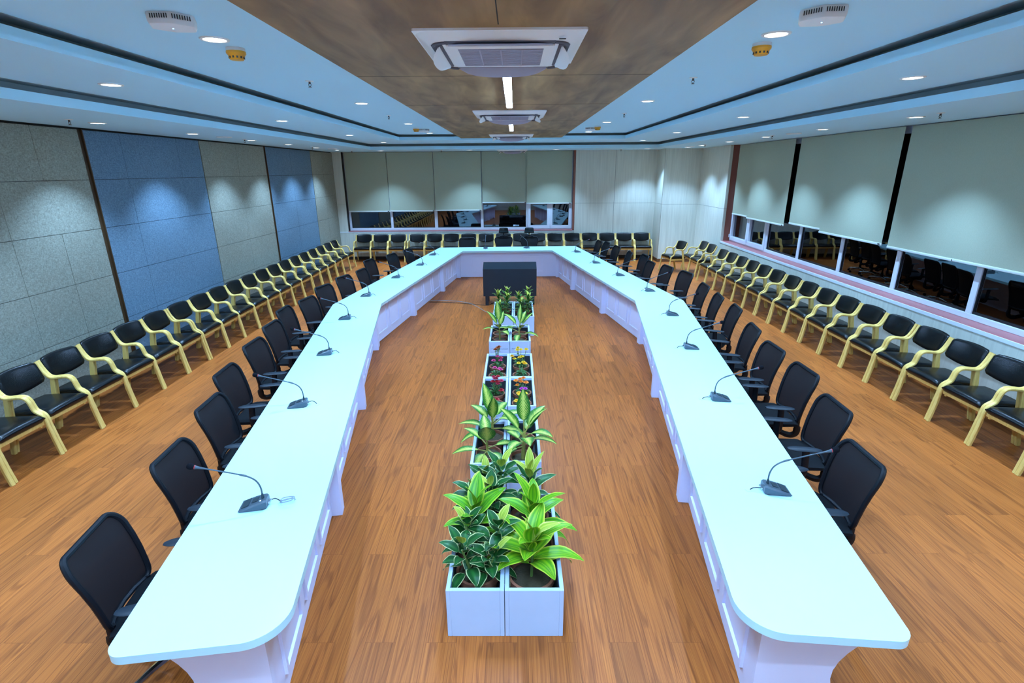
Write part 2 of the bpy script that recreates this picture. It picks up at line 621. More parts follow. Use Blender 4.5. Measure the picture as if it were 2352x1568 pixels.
ORD = ['first', 'second', 'third', 'fourth', 'fifth', 'sixth', 'seventh', 'eighth', 'ninth', 'tenth', 'eleventh', 'twelfth', 'thirteenth',
       'fourteenth', 'fifteenth', 'sixteenth', 'seventeenth', 'eighteenth', 'nineteenth', 'twentieth', 'twenty-first', 'twenty-second']

# ---------------------------------------------------------------- room shell
XL, XR, YB, YF = -5.75, 5.60, 17.35, -4.2
ZL, Z2, Z3, ZP = 3.375, 3.53, 3.665, 3.50
XG = 5.88          # plane of the right windows
YG = 17.60         # plane of the back windows
SILL = 0.93

struct(MB().b2(XL - 0.2, XR + 0.6, YF - 0.2, YB + 0.6, -0.1, 0).build('floor', M['floor'], smooth=0), 'glossy orange brown wood plank floor')

def ring(mb, ox0, ox1, oy0, oy1, ix0, ix1, iy0, iy1, z0, z1):
    mb.b2(ox0, ix0, oy0, oy1, z0, z1)
    mb.b2(ix1, ox1, oy0, oy1, z0, z1)
    mb.b2(ix0, ix1, oy0, iy0, z0, z1)
    mb.b2(ix0, ix1, iy1, oy1, z0, z1)
    return mb

A0, A1, A2, A3 = -4.10, 4.06, -3.6, 15.75        # outer step of the ceiling
B0, B1, B2, B3 = -2.90, 2.77, -2.9, 14.0          # inner step
PK = 0.16                                        # depth of the cove pockets
c = MB()
ring(c, XL - 0.2, XR + 0.6, YF - 0.2, YB + 0.6, A0, A1, A2, A3, ZL, ZL + 0.02)
ring(c, A0 - 0.025, A1 + 0.025, A2 - 0.025, A3 + 0.025, A0, A1, A2, A3, ZL + 0.02, ZL + 0.085)
ring(c, A0 + 0.005, A1 - 0.005, A2 + 0.005, A3 - 0.005, B0, B1, B2, B3, Z2, Z2 + 0.02)
ring(c, B0 - 0.025, B1 + 0.025, B2 - 0.025, B3 + 0.025, B0, B1, B2, B3, Z2 + 0.02, Z2 + 0.078)
c.b2(B0 + 0.005, B1 - 0.005, B2 + 0.005, B3 - 0.005, Z3, Z3 + 0.02)
struct(c.build('ceiling', M['ceil'], smooth=0), 'stepped white ceiling with two recessed coves')
c = MB()
ring(c, A0 - PK - 0.02, A1 + PK + 0.02, A2 - PK - 0.02, A3 + PK + 0.02, A0 - PK, A1 + PK, A2 - PK, A3 + PK, ZL + 0.021, Z2 + 0.02)
ring(c, A0 - PK, A1 + PK, A2 - PK, A3 + PK, A0 + 0.005, A1 - 0.005, A2 + 0.005, A3 - 0.005, Z2 + 0.002, Z2 + 0.022)  # pocket roof toned grey for the shadow behind the lip
struct(c.build('trim_1', M['cove'], smooth=0), 'grey back and shade-toned roof of the outer ceiling cove')
c = MB()
ring(c, B0 - PK - 0.02, B1 + PK + 0.02, B2 - PK - 0.02, B3 + PK + 0.02, B0 - PK, B1 + PK, B2 - PK, B3 + PK, Z2 + 0.021, Z3 + 0.02)
ring(c, B0 - PK, B1 + PK, B2 - PK, B3 + PK, B0 + 0.005, B1 - 0.005, B2 + 0.005, B3 - 0.005, Z3 + 0.002, Z3 + 0.022)
struct(c.build('trim_2', M['cove'], smooth=0), 'grey back and shade-toned roof of the inner ceiling cove')
# brown boarded canopy down the middle
PX0, PX1, PY0, PY1 = -1.23, 1.07, -2.6, 12.8
can = struct(MB().b2(PX0, PX1, PY0, PY1, ZP, Z3 - 0.001).build('trim_3', M['canopy'], smooth=0), 'long brown boarded canopy hung along the ceiling')
c = MB()
for y in (2.35, 4.5, 6.4, 8.5, 10.5):
    c.b2(PX0, PX1, y - 0.003, y + 0.003, ZP - 0.0012, ZP + 0.001)
for y0, y1 in ((2.5, 3.0), (4.03, 4.06), (6.5, 6.92), (10.1, 10.95)):
    c.b2(-0.083, -0.077, y0, y1, ZP - 0.0012, ZP + 0.001)
j = c.build('joint', M['seam'], can, smooth=0)

# ---- left wall: acoustic fabric tiles between dark strips
WT = 0.12
w = struct(MB().b2(XL - WT - 0.05, XL - 0.03, YF, YB + 0.4, 0, ZL + 0.1).build('wall_left', M['seam'], smooth=0), 'left wall of grey and blue acoustic fabric panels')
zb = [0.10, 0.765, 1.42, 2.07, 2.715, ZL - 0.025]
bays = [(-3.45, -0.84, 'bluefab'), (-0.75, 1.89, 'greyfab'), (1.98, 4.62, 'bluefab'), (4.63, 7.335, 'greyfab'), (7.425, 10.09, 'bluefab'), (10.11, 12.66, 'greyfab'), (12.75, 15.49, 'bluefab'), (15.51, YB, 'greyfab'), (YF, -3.46, 'greyfab')]
rows = {4: (6.62, 8.06, 9.5), 3: (5.97, 8.09, 9.4, 10.66), 2: (6.67, 8.09, 5.98), 1: (6.67, 8.09, 5.98, 11.4), 0: (6.67, 8.1)}
fabs = {'greyfab': MB(), 'bluefab': MB()}
for y0, y1, k in bays:
    for r_ in range(5):
        cuts = [y0] + sorted(q for q in (0.4, 3.3, 5.98 if r_ < 4 else 6.62, 6.67 if r_ in (0, 1, 2) else 99, 8.09, 9.42 if r_ > 2 else 99, 11.4, 14.1, 16.4) if y0 + 0.2 < q < y1 - 0.2) + [y1]
        for a, b_ in zip(cuts[:-1], cuts[1:]):
            fabs[k].b2(XL - 0.03, XL, a + 0.0025, b_ - 0.0025, zb[r_] + 0.003, zb[r_ + 1] - 0.003)
fabs['greyfab'].build('fabric_panel', M['greyfab'], w, smooth=0)['label'] = 'grey fabric panels'
fabs['bluefab'].build('fabric_panel', M['bluefab'], w, smooth=0)['label'] = 'blue fabric panels'
n_ = 4
for y in (7.38, 12.705, 1.935):
    s_ = MB().b2(XL - 0.031, XL - 0.022, y - 0.045, y + 0.045, 0.1, ZL - 0.02)
    s_.b2(XL - 0.03, XL + 0.002, y + 0.03, y + 0.045, 0.1, ZL - 0.02)
    struct(s_.build('trim_%d' % n_, M['strip'], smooth=0), 'dark brown vertical strip between fabric bays')
    n_ += 1
struct(MB().b2(XL - 0.03, XL + 0.015, YF, YB, 0, 0.1).build('baseboard_left', M['darkskirt'], smooth=0), 'dark skirting under the fabric wall')

# ---- back wall: lower panelling, window recess, laminate panels, corner column
WX0, WX1 = -5.47, 1.87            # back window recess
lam = MB()
xs = [XL - 0.05] + [-5.62 + 1.09 * k for k in range(1, 7)] + [WX1 + 0.05]
for a, b_ in zip(xs[:-1], xs[1:]):
    lam.b2(a + 0.002, b_ - 0.002, YB, YB + 0.02, 0.10, SILL - 0.02)
for a, b_ in ((WX1 + 0.055, 3.185), (3.19, 4.6)):
    for z0, z1 in ((0.10, 1.767), (1.773, ZL + 0.02)):
        lam.b2(a + 0.002, b_ - 0.002, YB, YB + 0.02, z0, z1)
lam.b2(XL - 0.05, WX0, YB, YB + 0.02, SILL - 0.02, 1.768)
lam.b2(XL - 0.05, WX0, YB, YB + 0.02, 1.772, ZL + 0.02)
wb = MB().b2(XL - 0.2, XR + 0.6, YB + 0.02, YG - 0.04, 0, SILL - 0.02)
wb.b2(WX1 + 0.01, XR + 0.6, YB + 0.02, YG + 0.1, SILL - 0.02, ZL + 0.1)
wb.b2(XL - 0.2, WX0 - 0.001, YB + 0.02, YG + 0.1, SILL - 0.02, ZL + 0.1)
wbo = struct(wb.build('wall_back', M['seam'], smooth=0), 'back wall with pale laminate panels and blinds')
lam.build('laminate_panel', M['laminate'], wbo, smooth=0)
struct(MB().b2(XL - 0.02, XR, YB - 0.012, YB + 0.02, 0, 0.10).build('baseboard_back', M['darkskirt'], smooth=0), 'dark skirting along the back wall')
sl = MB().b2(WX0, WX1, YB - 0.015, YG + 0.02, SILL - 0.02, SILL, 0.004)
struct(MB().b2(WX1, WX1 + 0.05, YB - 0.012, YG + 0.02, SILL, ZL).build('trim_%d' % (n_ + 20), M['redjamb'], smooth=0), 'brown red shade-toned jamb at the right of the back window')
struct(sl.build('trim_%d' % n_, M['redstone'], smooth=0), 'red sill of the back window')
n_ += 1
struct(MB().b2(XL, WX1 + 0.05, YB - 0.008, YB + 0.01, SILL - 0.05, SILL - 0.02).build('trim_%d' % n_, M['white'], smooth=0), 'white edge strip under the back sill')
n_ += 1
CX0, CY0 = 4.50, 16.52
col = MB()
for z0, z1 in ((0.10, 1.767), (1.773, ZL + 0.02)):
    col.b2(CX0, CX0 + 0.02, CY0, YB, z0, z1)
    col.b2(CX0 + 0.0, XR + 0.05, CY0, CY0 + 0.02, z0, z1)
cc = struct(MB().b2(CX0 + 0.02, XR + 0.5, CY0 + 0.02, YB, 0, ZL + 0.1).build('wall_corner', M['seam'], smooth=0), 'square column in the far right corner')
col.build('laminate_panel', M['laminate'], cc, smooth=0)
struct(MB().b2(CX0 - 0.01, XR, CY0 - 0.012, CY0 + 0.02, 0, 0.10).b2(CX0 - 0.012, CX0 + 0.02, CY0, YB, 0, 0.10).build('baseboard_corner', M['skirt'], smooth=0), 'brown skirting round the corner column')

# ---- right wall: lower panelling, long window recess
RY1 = 14.40                      # far end of the right recess
RY0 = 0.2
rw = MB().b2(XR + 0.02, XG - 0.04, YF, CY0 + 0.02, 0, SILL - 0.02)
rw.b2(XR + 0.02, XG + 0.15, RY1 + 0.05, CY0 + 0.05, SILL - 0.02, ZL + 0.1)
rw.b2(XR + 0.02, XG + 0.15, YF, RY0, SILL - 0.02, ZL + 0.1)
rwo = struct(rw.build('wall_right', M['seam'], smooth=0), 'right wall with pale panels under a long window')
lam = MB()
ys = [YF] + [13.2 - 1.21 * k for k in range(12, -1, -1)] + [14.41, 15.87, CY0 + 0.01]
ys = sorted(q for q in ys if q >= YF)
for a, b_ in zip(ys[:-1], ys[1:]):
    lam.b2(XR, XR + 0.02, a + 0.002, b_ - 0.002, 0.10, SILL - 0.05)
for a, b_ in ((14.40, 15.87), (15.873, CY0)):
    lam.b2(XR, XR + 0.02, a, b_, SILL - 0.05, 1.767)
    lam.b2(XR, XR + 0.02, a, b_, 1.773, ZL + 0.02)
lam.b2(XR, XR + 0.02, YF, RY0, SILL - 0.05, ZL + 0.02)
for z0, z1 in ((SILL, 1.767), (1.773, ZL + 0.02)):
    lam.b2(XR + 0.02, XR + 0.07, RY1 - 0.005, RY1 + 0.02, z0, z1)
lam.build('laminate_panel', M['laminate'], rwo, smooth=0)
sl = MB().b2(XR + 0.01, XG + 0.03, RY0, RY1 + 0.05, SILL - 0.02, SILL, 0.004)
struct(MB().b2(XR + 0.07, XG + 0.03, RY1, RY1 + 0.05, SILL, ZL).build('trim_%d' % (n_ + 20), M['redjamb'], smooth=0), 'brown red shade-toned jamb at the far end of the right window')
struct(sl.build('trim_%d' % n_, M['redstone'], smooth=0), 'red sill of the right window')
n_ += 1
struct(MB().b2(XR - 0.008, XR + 0.012, YF, RY1, SILL - 0.05, SILL - 0.005).build('trim_%d' % n_, M['white'], smooth=0), 'white edge strip under the right sill')
n_ += 1
struct(MB().b2(XR - 0.012, XR + 0.02, YF, CY0, 0, 0.10).build('baseboard_right', M['darkskirt'], smooth=0), 'dark skirting along the right wall')
# wall behind the viewpoint
struct(MB().b2(XL - 0.2, XR + 0.6, YF - 0.1, YF, 0, ZL + 0.1).build('wall_front', M['laminate'], smooth=0), 'plain wall behind the viewpoint')

# ---- windows
def frame_bars(mb, axis, plane, bars):
    for a0, a1, z0, z1, d in bars:
        if axis == 'x':
            mb.b2(a0, a1, plane - d, plane + 0.03, z0, z1, 0.006)
        else:
            mb.b2(plane - d, plane + 0.03, a0, a1, z0, z1, 0.006)
    return mb

def window(name, label, axis, plane, lo, hi, mull, case):
    """mull: (a0, a1) mullions; case: list of casement (a0, a1) extents"""
    bars = [(lo, hi, SILL, SILL + 0.075, 0.04), (lo, hi, ZL - 0.1, ZL, 0.04), (lo, lo + 0.07, SILL + 0.07, ZL - 0.095, 0.038), (hi - 0.07, hi, SILL + 0.07, ZL - 0.095, 0.038)]
    bars += [(a, b, SILL + 0.07, ZL - 0.095, 0.038) for a, b in mull]
    f = struct(frame_bars(MB(), axis, plane, bars).build(name, M['upvc'], smooth=0), label)
    for a, b in case:
        cb = [(a, b, SILL + 0.03, SILL + 0.13, 0.06), (a, b, ZL - 0.17, ZL - 0.06, 0.06), (a, a + 0.09, SILL + 0.125, ZL - 0.165, 0.058), (b - 0.09, b, SILL + 0.125, ZL - 0.165, 0.058)]
        frame_bars(MB(), axis, plane, cb).build('casement_frame', M['upvc'], f, smooth=0)
        hx = MB()
        if axis == 'x':
            hx.box((a + 0.02, plane - 0.075, SILL + 0.14), (0.03, 0.03, 0.09), 0, 0.006)
        else:
            hx.box((plane - 0.075, b - 0.02, SILL + 0.14), (0.03, 0.03, 0.09), 0, 0.006)
        hx.build('hinge', M['upvc'], f, smooth=0)
    edges = sorted([lo + 0.07] + [q for m_ in mull for q in m_] + [hi - 0.07])
    for a, b in zip(edges[0::2], edges[1::2]):
        g = MB()
        k = MB()
        z0, z1 = SILL + 0.075, ZL - 0.1
        if axis == 'x':
            g.b2(a, b, plane - 0.004, plane + 0.004, z0, z1)
            k.b2(a, b, plane - 0.02, plane - 0.004, z0, z0 + 0.025)
            k.b2(a, a + 0.012, plane - 0.02, plane - 0.004, z0, z1)
            k.b2(b - 0.012, b, plane - 0.02, plane - 0.004, z0, z1)
        else:
            g.b2(plane - 0.004, plane + 0.004, a, b, z0, z1)
            k.b2(plane - 0.02, plane - 0.004, a, b, z0, z0 + 0.03)
            k.b2(plane - 0.02, plane - 0.004, a, a + 0.012, z0, z1)
            k.b2(plane - 0.02, plane - 0.004, b - 0.012, b, z0, z1)
        p = g.build('pane', M['glass'], f, smooth=0)
        k.build('gasket', M['gasket'], f, smooth=0)
    return f

window('window_1', 'white framed back window, dark outside', 'x', YG, WX0, WX1, [(-4.10, -4.02), (-2.65, -2.55), (-1.13, -1.04), (0.36, 0.46)], [(0.42, 1.14), (1.14, 1.85)])
window('window_2', 'long white framed right window, dark outside', 'y', XG, RY0, RY1, [(y - 0.045, y + 0.045) for y in (12.30, 10.86, 9.42, 7.98, 6.54, 5.10, 3.66, 2.22)], [(13.30, 14.37), (12.33, 13.30)])
# dark night outside the panes
struct(MB().b2(XL - 3, XR + 6, YG + 3.0, YG + 3.1, -1, 6).build('wall_outside_back', M['seam'], smooth=0), 'black night beyond the back window')
struct(MB().b2(XG + 3.0, XG + 3.1, YF - 2, YG + 3, -1, 6).build('wall_outside_right', M['seam'], smooth=0), 'black night beyond the right window')

# ---- roller blinds
def blind(axis, plane, a0, a1, zb_, label, group):
    mid = (a0 + a1) / 2
    loc = (mid, plane, zb_) if axis == 'x' else (plane, mid, zb_)
    t = thing('roller_blind', label, 'blind', loc, 0 if axis == 'x' else -PI / 2, group)
    hw = (a1 - a0) / 2 - 0.004
    MB().b2(-hw, hw, -0.0015, 0.0015, 0.015, ZL - zb_ - 0.012).build('fabric', M['blind'], t, smooth=0)
    MB().b2(-hw - 0.004, hw + 0.004, -0.009, 0.009, -0.018, 0.018, 0.006).build('bottom_bar', M['blindbar'], t)
    MB().box((hw - 0.05, -0.011, 0.0), (0.05, 0.006, 0.022), 0, 0.002).build('bar_tab', M['gasket'], t)
    return t

gb = 'roller blinds on the back window'
for (a0, a1, zz, d), lb in zip([(-5.43, -4.085, 1.545, 0.10), (-4.07, -2.60, 1.555, 0.14), (-2.588, -1.075, 1.57, 0.18), (-1.065, 0.39, 1.80, 0.10), (0.375, 1.83, 1.77, 0.15)],
                               ['grey green roller blind at the left end of the back window', 'grey green roller blind second from the left on the back window', 'grey green roller blind in the middle of the back window',
                                'grey green roller blind fourth from left on back window, drawn up highest', 'grey green roller blind at the right end of the back window']):
    blind('x', YG - d, a0, a1, zz, lb, gb)
gr = 'roller blinds on the right window'
rb = [(13.10, 14.19, 1.665, 0.13), (11.29, 13.15, 1.645, 0.19), (9.90, 11.20, 1.70, 0.13), (8.20, 9.96, 1.66, 0.18), (6.80, 8.14, 1.635, 0.13), (5.0, 6.86, 1.64, 0.14), (3.1, 5.0, 1.65, 0.12), (1.3, 3.1, 1.65, 0.13)]
for k, (a0, a1, zz, d) in enumerate(rb):
    lb = 'grey green roller blind on the right window, %s from the far corner' % ORD[k] if k < 6 else 'grey green roller blind on the right window, %s one nearest the viewpoint' % ('second' if k == 6 else 'the')
    blind('y', XG - d, a0, a1, zz, lb, gr)

# ---------------------------------------------------------------- ceiling fittings
def spot(parent):
    l = bpy.data.lights.new('downlight_beam', 'SPOT')
    l.energy = SPOT_W
    l.color = LIGHT_COL
    l.spot_size = R(98)
    l.spot_blend = 0.65
    l.shadow_soft_size = 0.045
    o = bpy.data.objects.new('downlight_beam', l)
    COL.objects.link(o)
    o.parent = parent
    o.location = (0, 0, -0.012)
    return o

dl = None
def downlight(x, y, z, label, group):
    global dl
    if dl is None:
        dl = thing('ceiling_downlight', label, 'ceiling light', (x, y, z), 0, group)
        prof = [(0.072, 0.0), (0.072, -0.006), (0.078, -0.009), (0.092, -0.006), (0.095, 0.0), (0.095, 0.002), (0.072, 0.002)]
        MB().lathe(prof[:-1], 32).build('trim_ring', M['acwhite'], dl)
        MB().lathe([(0.0001, -0.004), (0.05, -0.004), (0.072, -0.003), (0.072, 0.0), (0.0001, 0.001)], 32).build('lens', M['lens'], dl)
        spot(dl)
        return dl
    return dup(dl, (x, y, z), 0, label, group)

g = 'downlights over the left wall chairs'
for k, y in enumerate((6.75, 8.70, 10.60, 12.30, 14.0, 15.65)):
    downlight(-5.02, y, ZL, 'lit round downlight by the fabric wall, %s from the viewpoint' % ORD[k], g)
g2 = 'downlights over the right wall chairs'
for k, y in enumerate((6.85, 8.85, 10.80, 12.60, 14.40, 15.55)):
    downlight(4.85, y, ZL, 'lit round downlight by the right window, %s from the viewpoint' % ORD[k], g2)
g3 = 'downlights in front of the back blinds'
for k, (x, nm) in enumerate(((-3.98, 'leftmost'), (-1.34, 'second from left'), (1.22, 'third from left'), (3.93, 'rightmost'))):
    downlight(x, 16.45, ZL, 'lit round downlight in front of the back wall, %s' % nm, g3)
g4 = 'downlights on the middle ceiling step'
for k, y in enumerate((4.97, 8.46, 11.83, 14.85)):
    downlight(-3.5, y, Z2, 'lit round downlight on left middle ceiling step, %s from the viewpoint' % ORD[k], g4)
    downlight(3.42, y, Z2, 'lit round downlight on right middle ceiling step, %s from the viewpoint' % ORD[k], g4)
downlight(-0.07, 14.75, Z2, 'lit round downlight centred beyond the brown canopy', g4)
g5 = 'downlights beside the brown canopy'
for k, y in enumerate((4.02, 7.62, 10.85, 13.5)):
    downlight(-2.05, y, Z3, 'lit round downlight left of brown canopy, %s from the viewpoint' % ORD[k], g5)
    downlight(1.78, y, Z3, 'lit round downlight right of brown canopy, %s from the viewpoint' % ORD[k], g5)
for k, y in enumerate((4.8, 2.85, 0.9)):
    downlight(-5.02, y, ZL, 'lit round downlight above the left edge of view, %s one back' % ORD[k], g)
    downlight(4.85, y, ZL, 'lit round downlight above the right edge of view, %s one back' % ORD[k], g2)
downlight(-2.05, 0.5, Z3, 'added unseen downlight overhead left of the canopy', g5)  # added pair out of view, brightens near tabletops and end legs
downlight(1.78, 0.5, Z3, 'added unseen downlight overhead right of the canopy', g5)
downlight(-3.5, -2.0, Z2, 'added unseen downlight behind the viewpoint on left step', g4)  # another added pair, unseen, for light on the near end
downlight(3.42, -2.0, Z2, 'added unseen downlight behind the viewpoint on right step', g4)
downlight(-3.5, 1.5, Z2, 'lit round downlight overhead on the left step', g4)
downlight(3.42, 1.5, Z2, 'lit round downlight overhead on the right step', g4)

# ---- air conditioners
def cassette(x, y, z, label, s=0.92, drop=0.0):
    t = thing('air_conditioner', label, 'air conditioner', (x, y, z), 0, 'ceiling cassette air conditioners')
    h = s / 2
    ch = 0.06
    f = MB()
    outer = rounded_poly([(-h, -h, .015), (h, -h, .015), (h, h, .015), (-h, h, .015)], 3)
    f.prism([(p[0], p[1]) for p in outer], -0.012, 0.0)
    bmesh.ops.translate(f.bm, verts=f.bm.verts, vec=(0, 0, 0))
    # softened lower tray
    f.loft([[(p[0] * q, p[1] * q, zz) for p in rounded_poly([(-h, -h, .1), (h, -h, .1), (h, h, .1), (-h, h, .1)], 6)] for q, zz in ((0.985, -0.012), (0.93, -0.030), (0.86, -0.045), (0.60, -0.045))], cap=True)
    fp = f.build('panel', M['acwhite'], t, smooth=30)
    # four dark air slots round the intake, each with an open vane
    for k in range(4):
        rz = k * PI / 2
        mb = MB()
        mb.box((0, -0.352, -0.0455), (0.60, 0.062, 0.012), 0, 0.004)
        bmesh.ops.rotate(mb.bm, verts=mb.bm.verts, cent=(0, 0, 0), matrix=Matrix.Rotation(rz, 3, 'Z'))
        mb.build('air_slot', M['acslot'], t)
        v = MB()
        rings = []
        for q in range(13):
            u = -1 + 2 * q / 12
            xx = u * 0.285
            dep = 0.085 * math.sqrt(max(0.05, 1 - abs(u) ** 2.6))
            a = R(14 if k == 0 else 40)
            y0, z0 = (-0.322 if k == 0 else -0.335), -0.048
            y1, z1 = y0 - dep * math.cos(a), z0 - dep * math.sin(a)
            rings.append([(xx, y0, z0), (xx, (y0 + y1) / 2, (z0 + z1) / 2 - 0.008), (xx, y1, z1), (xx, y1 + 0.004, z1 + 0.006), (xx, (y0 + y1) / 2 + 0.002, (z0 + z1) / 2), (xx, y0, z0 + 0.006)])
        v.loft(rings)
        bmesh.ops.rotate(v.bm, verts=v.bm.verts, cent=(0, 0, 0), matrix=Matrix.Rotation(rz, 3, 'Z'))
        v.build('vane', M['acwhite'] if k % 2 else M['acvane'], t)
    # curved corner slots
    for k in range(4):
        mb = MB()
        arc = []
        for q in range(7):
            a = R(8 + 74 * q / 6)
            arc.append((0.285 + 0.085 * math.cos(a), 0.285 + 0.085 * math.sin(a), -0.0465))
        mb.tube(arc, 0.012, 6)
        bmesh.ops.rotate(mb.bm, verts=mb.bm.verts, cent=(0, 0, 0), matrix=Matrix.Rotation(k * PI / 2, 3, 'Z'))
        mb.build('corner_slot', M['acslot'], t)
    MB().box((0, 0, -0.049), (0.60, 0.60, 0.014), 0, 0.006).build('intake_frame', M['acwhite'], t)
    gm = MB().box((0, 0, -0.0565), (0.48, 0.48, 0.004))
    gr_ = gm.build('grille', M['acgrille'], t, smooth=0)
    lv = MB()
    for i in range(13):
        yy = -0.22 + 0.44 * i / 12
        lv.box((0, yy, -0.0592), (0.47, 0.012, 0.002))
    for i in range(3):
        lv.box((-0.12 + 0.12 * i, 0, -0.0596), (0.008, 0.47, 0.002))
    lv.build('louvre', M['acvane'], gr_, smooth=0)
    MB().box((0.33, -0.42, -0.0462), (0.035, 0.012, 0.004)).build('receiver_window', M['acdark'], t)
    return t

cassette(-0.075, 3.52, ZP, 'large white cassette air conditioner in the canopy nearest the viewpoint')
cassette(-0.06, 7.42, ZP, 'white cassette air conditioner midway along the brown canopy')
cassette(-0.07, 11.9, ZP, 'white cassette air conditioner at far end of the brown canopy')
cassette(-0.07, 16.75, ZL, 'white cassette air conditioner flat to the ceiling before the back blinds')

def linear(y0, y1, label):
    t = thing('linear_light', label, 'light', (-0.055, (y0 + y1) / 2, ZP), 0, 'linear lights under the canopy')
    h = (y1 - y0) / 2
    hs = MB().b2(-0.034, 0.034, -h, h, -0.010, 0.0)
    for x0, x1, y0, y1 in ((-0.034, -0.029, -h, h), (0.029, 0.034, -h, h), (-0.029, 0.029, -h, -h + 0.006), (-0.029, 0.029, h - 0.006, h)):
        hs.b2(x0, x1, y0, y1, -0.036, -0.010)
    hs.build('housing', M['acwhite'], t, smooth=0)
    MB().b2(-0.0285, 0.0285, -h + 0.007, h - 0.007, -0.040, -0.012, 0.003).build('diffuser', M['tube'], t)
linear(4.08, 6.36, 'long glowing white linear light between first two air conditioners')
linear(0.2, 2.45, 'glowing linear light overhead at the viewpoint')
linear(-2.3, -0.3, 'added unseen linear light overhead behind the viewpoint')  # added out of view to brighten the table end legs
linear(8.12, 10.05, 'shorter looking glowing linear light between the far two air conditioners')

# ---- detectors, access points, sprinklers, speakers
def smoke(x, y, label):
    t = thing('smoke_detector', label, 'smoke detector', (x, y, Z3), 0, 'yellow smoke detectors')
    MB().lathe([(0.0001, 0), (0.065, 0), (0.065, -0.022), (0.0001, -0.022)], 24).build('base', M['acwhite'], t)
    MB().lathe([(0.0001, -0.022), (0.067, -0.022), (0.068, -0.036), (0.058, -0.048), (0.05, -0.07), (0.046, -0.078), (0.0001, -0.082)], 24).build('cover', M['yellow'], t)
    s = MB()
    for k in range(12):
        a = k * PI / 6
        s.box((0.0525 * math.cos(a), 0.0525 * math.sin(a), -0.06), (0.004, 0.012, 0.02), a)
    s.build('vent_slot', M['acdark'], t, smooth=0)
for x, y, lb in ((-2.05, 4.3, 'yellow smoke detector left of the canopy, near one'), (1.81, 4.3, 'yellow smoke detector right of the canopy, near one'),
                 (-2.09, 11.9, 'yellow smoke detector left of the canopy, far one'), (1.75, 11.85, 'yellow smoke detector right of the canopy, far one')):
    smoke(x, y, lb)

def access(x, y, rz, label):
    t = thing('access_point', label, 'wireless access point', (x, y, Z3), rz, 'white ceiling access points')
    pts = rounded_poly([(-0.12, -0.07, .03), (0.0, -0.125, .06), (0.12, -0.07, .03), (0.12, 0.08, .03), (0.0, 0.125, .06), (-0.12, 0.08, .03)], 5)
    MB().loft([[(p[0] * q, p[1] * q, z) for p in pts] for q, z in ((1.0, 0), (1.02, -0.01), (1.0, -0.045), (0.94, -0.058), (0.5, -0.066))]).build('body', M['acwhite'], t)
    s = MB()
    for k in range(8):
        for sgn in (-1, 1):
            f = (k + 1.2) / 10
            xx, yy = sgn * 0.12 * f, -0.125 + 0.055 * f
            s.box((xx, yy - 0.002, -0.022), (0.005, 0.012, 0.022), 0)
    s.build('vent_slot', M['acdark'], t, smooth=0)
    MB().lathe([(0.0001, -0.0655), (0.004, -0.0655), (0.004, -0.068), (0.0001, -0.068)], 10, (0.0, -0.02, 0)).build('indicator', emit('blue_indicator', (0.1, 0.5, 1.0), 4), t)
for x, y, rz, lb in ((-2.0, 3.47, R(25), 'white faceted access point left of the canopy, near one'), (1.79, 3.47, R(-25), 'white faceted access point right of the canopy, near one'),
                     (-1.99, 12.25, R(15), 'white faceted access point left of the canopy, far one'), (1.66, 12.2, R(-15), 'white faceted access point right of the canopy, far one')):
    access(x, y, rz, lb)

sp0 = None
def sprinkler(x, y, z, label):
    global sp0
    if sp0 is None:
        sp0 = thing('fire_sprinkler', label, 'sprinkler', (x, y, z), 0, 'pendant fire sprinklers')
        MB().lathe([(0.0001, 0), (0.04, 0), (0.04, -0.004), (0.012, -0.008), (0.0001, -0.008)], 20).build('escutcheon', M['acwhite'], sp0)
        b = MB().lathe([(0.0001, -0.006), (0.010, -0.006), (0.010, -0.025), (0.004, -0.03), (0.0001, -0.03)], 12)
        b.tube([(-0.009, 0, -0.022), (-0.013, 0, -0.038), (0, 0, -0.055)], 0.003, 6)
        b.tube([(0.009, 0, -0.022), (0.013, 0, -0.038), (0, 0, -0.055)], 0.003, 6)
        b.build('frame', M['steel'], sp0)
        MB().lathe([(0.0001, -0.054), (0.016, -0.054), (0.016, -0.058), (0.0001, -0.058)], 16).build('deflector', M['steel'], sp0)
        return
    dup(sp0, (x, y, z), 0, label)
for k, y in enumerate((5.78, 9.24)):
    sprinkler(-2.06, y, Z3, 'small pendant sprinkler left of the canopy, %s from the viewpoint' % ORD[k])
    sprinkler(1.79, y, Z3, 'small pendant sprinkler right of the canopy, %s from the viewpoint' % ORD[k])
for x, y, lb in ((-5.0, 6.3, 'small pendant sprinkler by the fabric wall, first from the viewpoint'), (-5.0, 10.3, 'small pendant sprinkler by the fabric wall, second from the viewpoint'),
                 (-4.95, 13.55, 'small pendant sprinkler by the fabric wall, third from the viewpoint'), (-4.8, 16.3, 'small pendant sprinkler in the far left ceiling corner'),
                 (4.78, 6.37, 'small pendant sprinkler by the right window, first from the viewpoint'), (4.78, 10.39, 'small pendant sprinkler by the right window, second from the viewpoint'),
                 (4.75, 13.9, 'small pendant sprinkler by the right window, third from the viewpoint'), (3.2, 16.7, 'small pendant sprinkler before the laminate back wall'), (-2.2, 16.6, 'small pendant sprinkler before the back blinds')):
    sprinkler(x, y, ZL, lb)

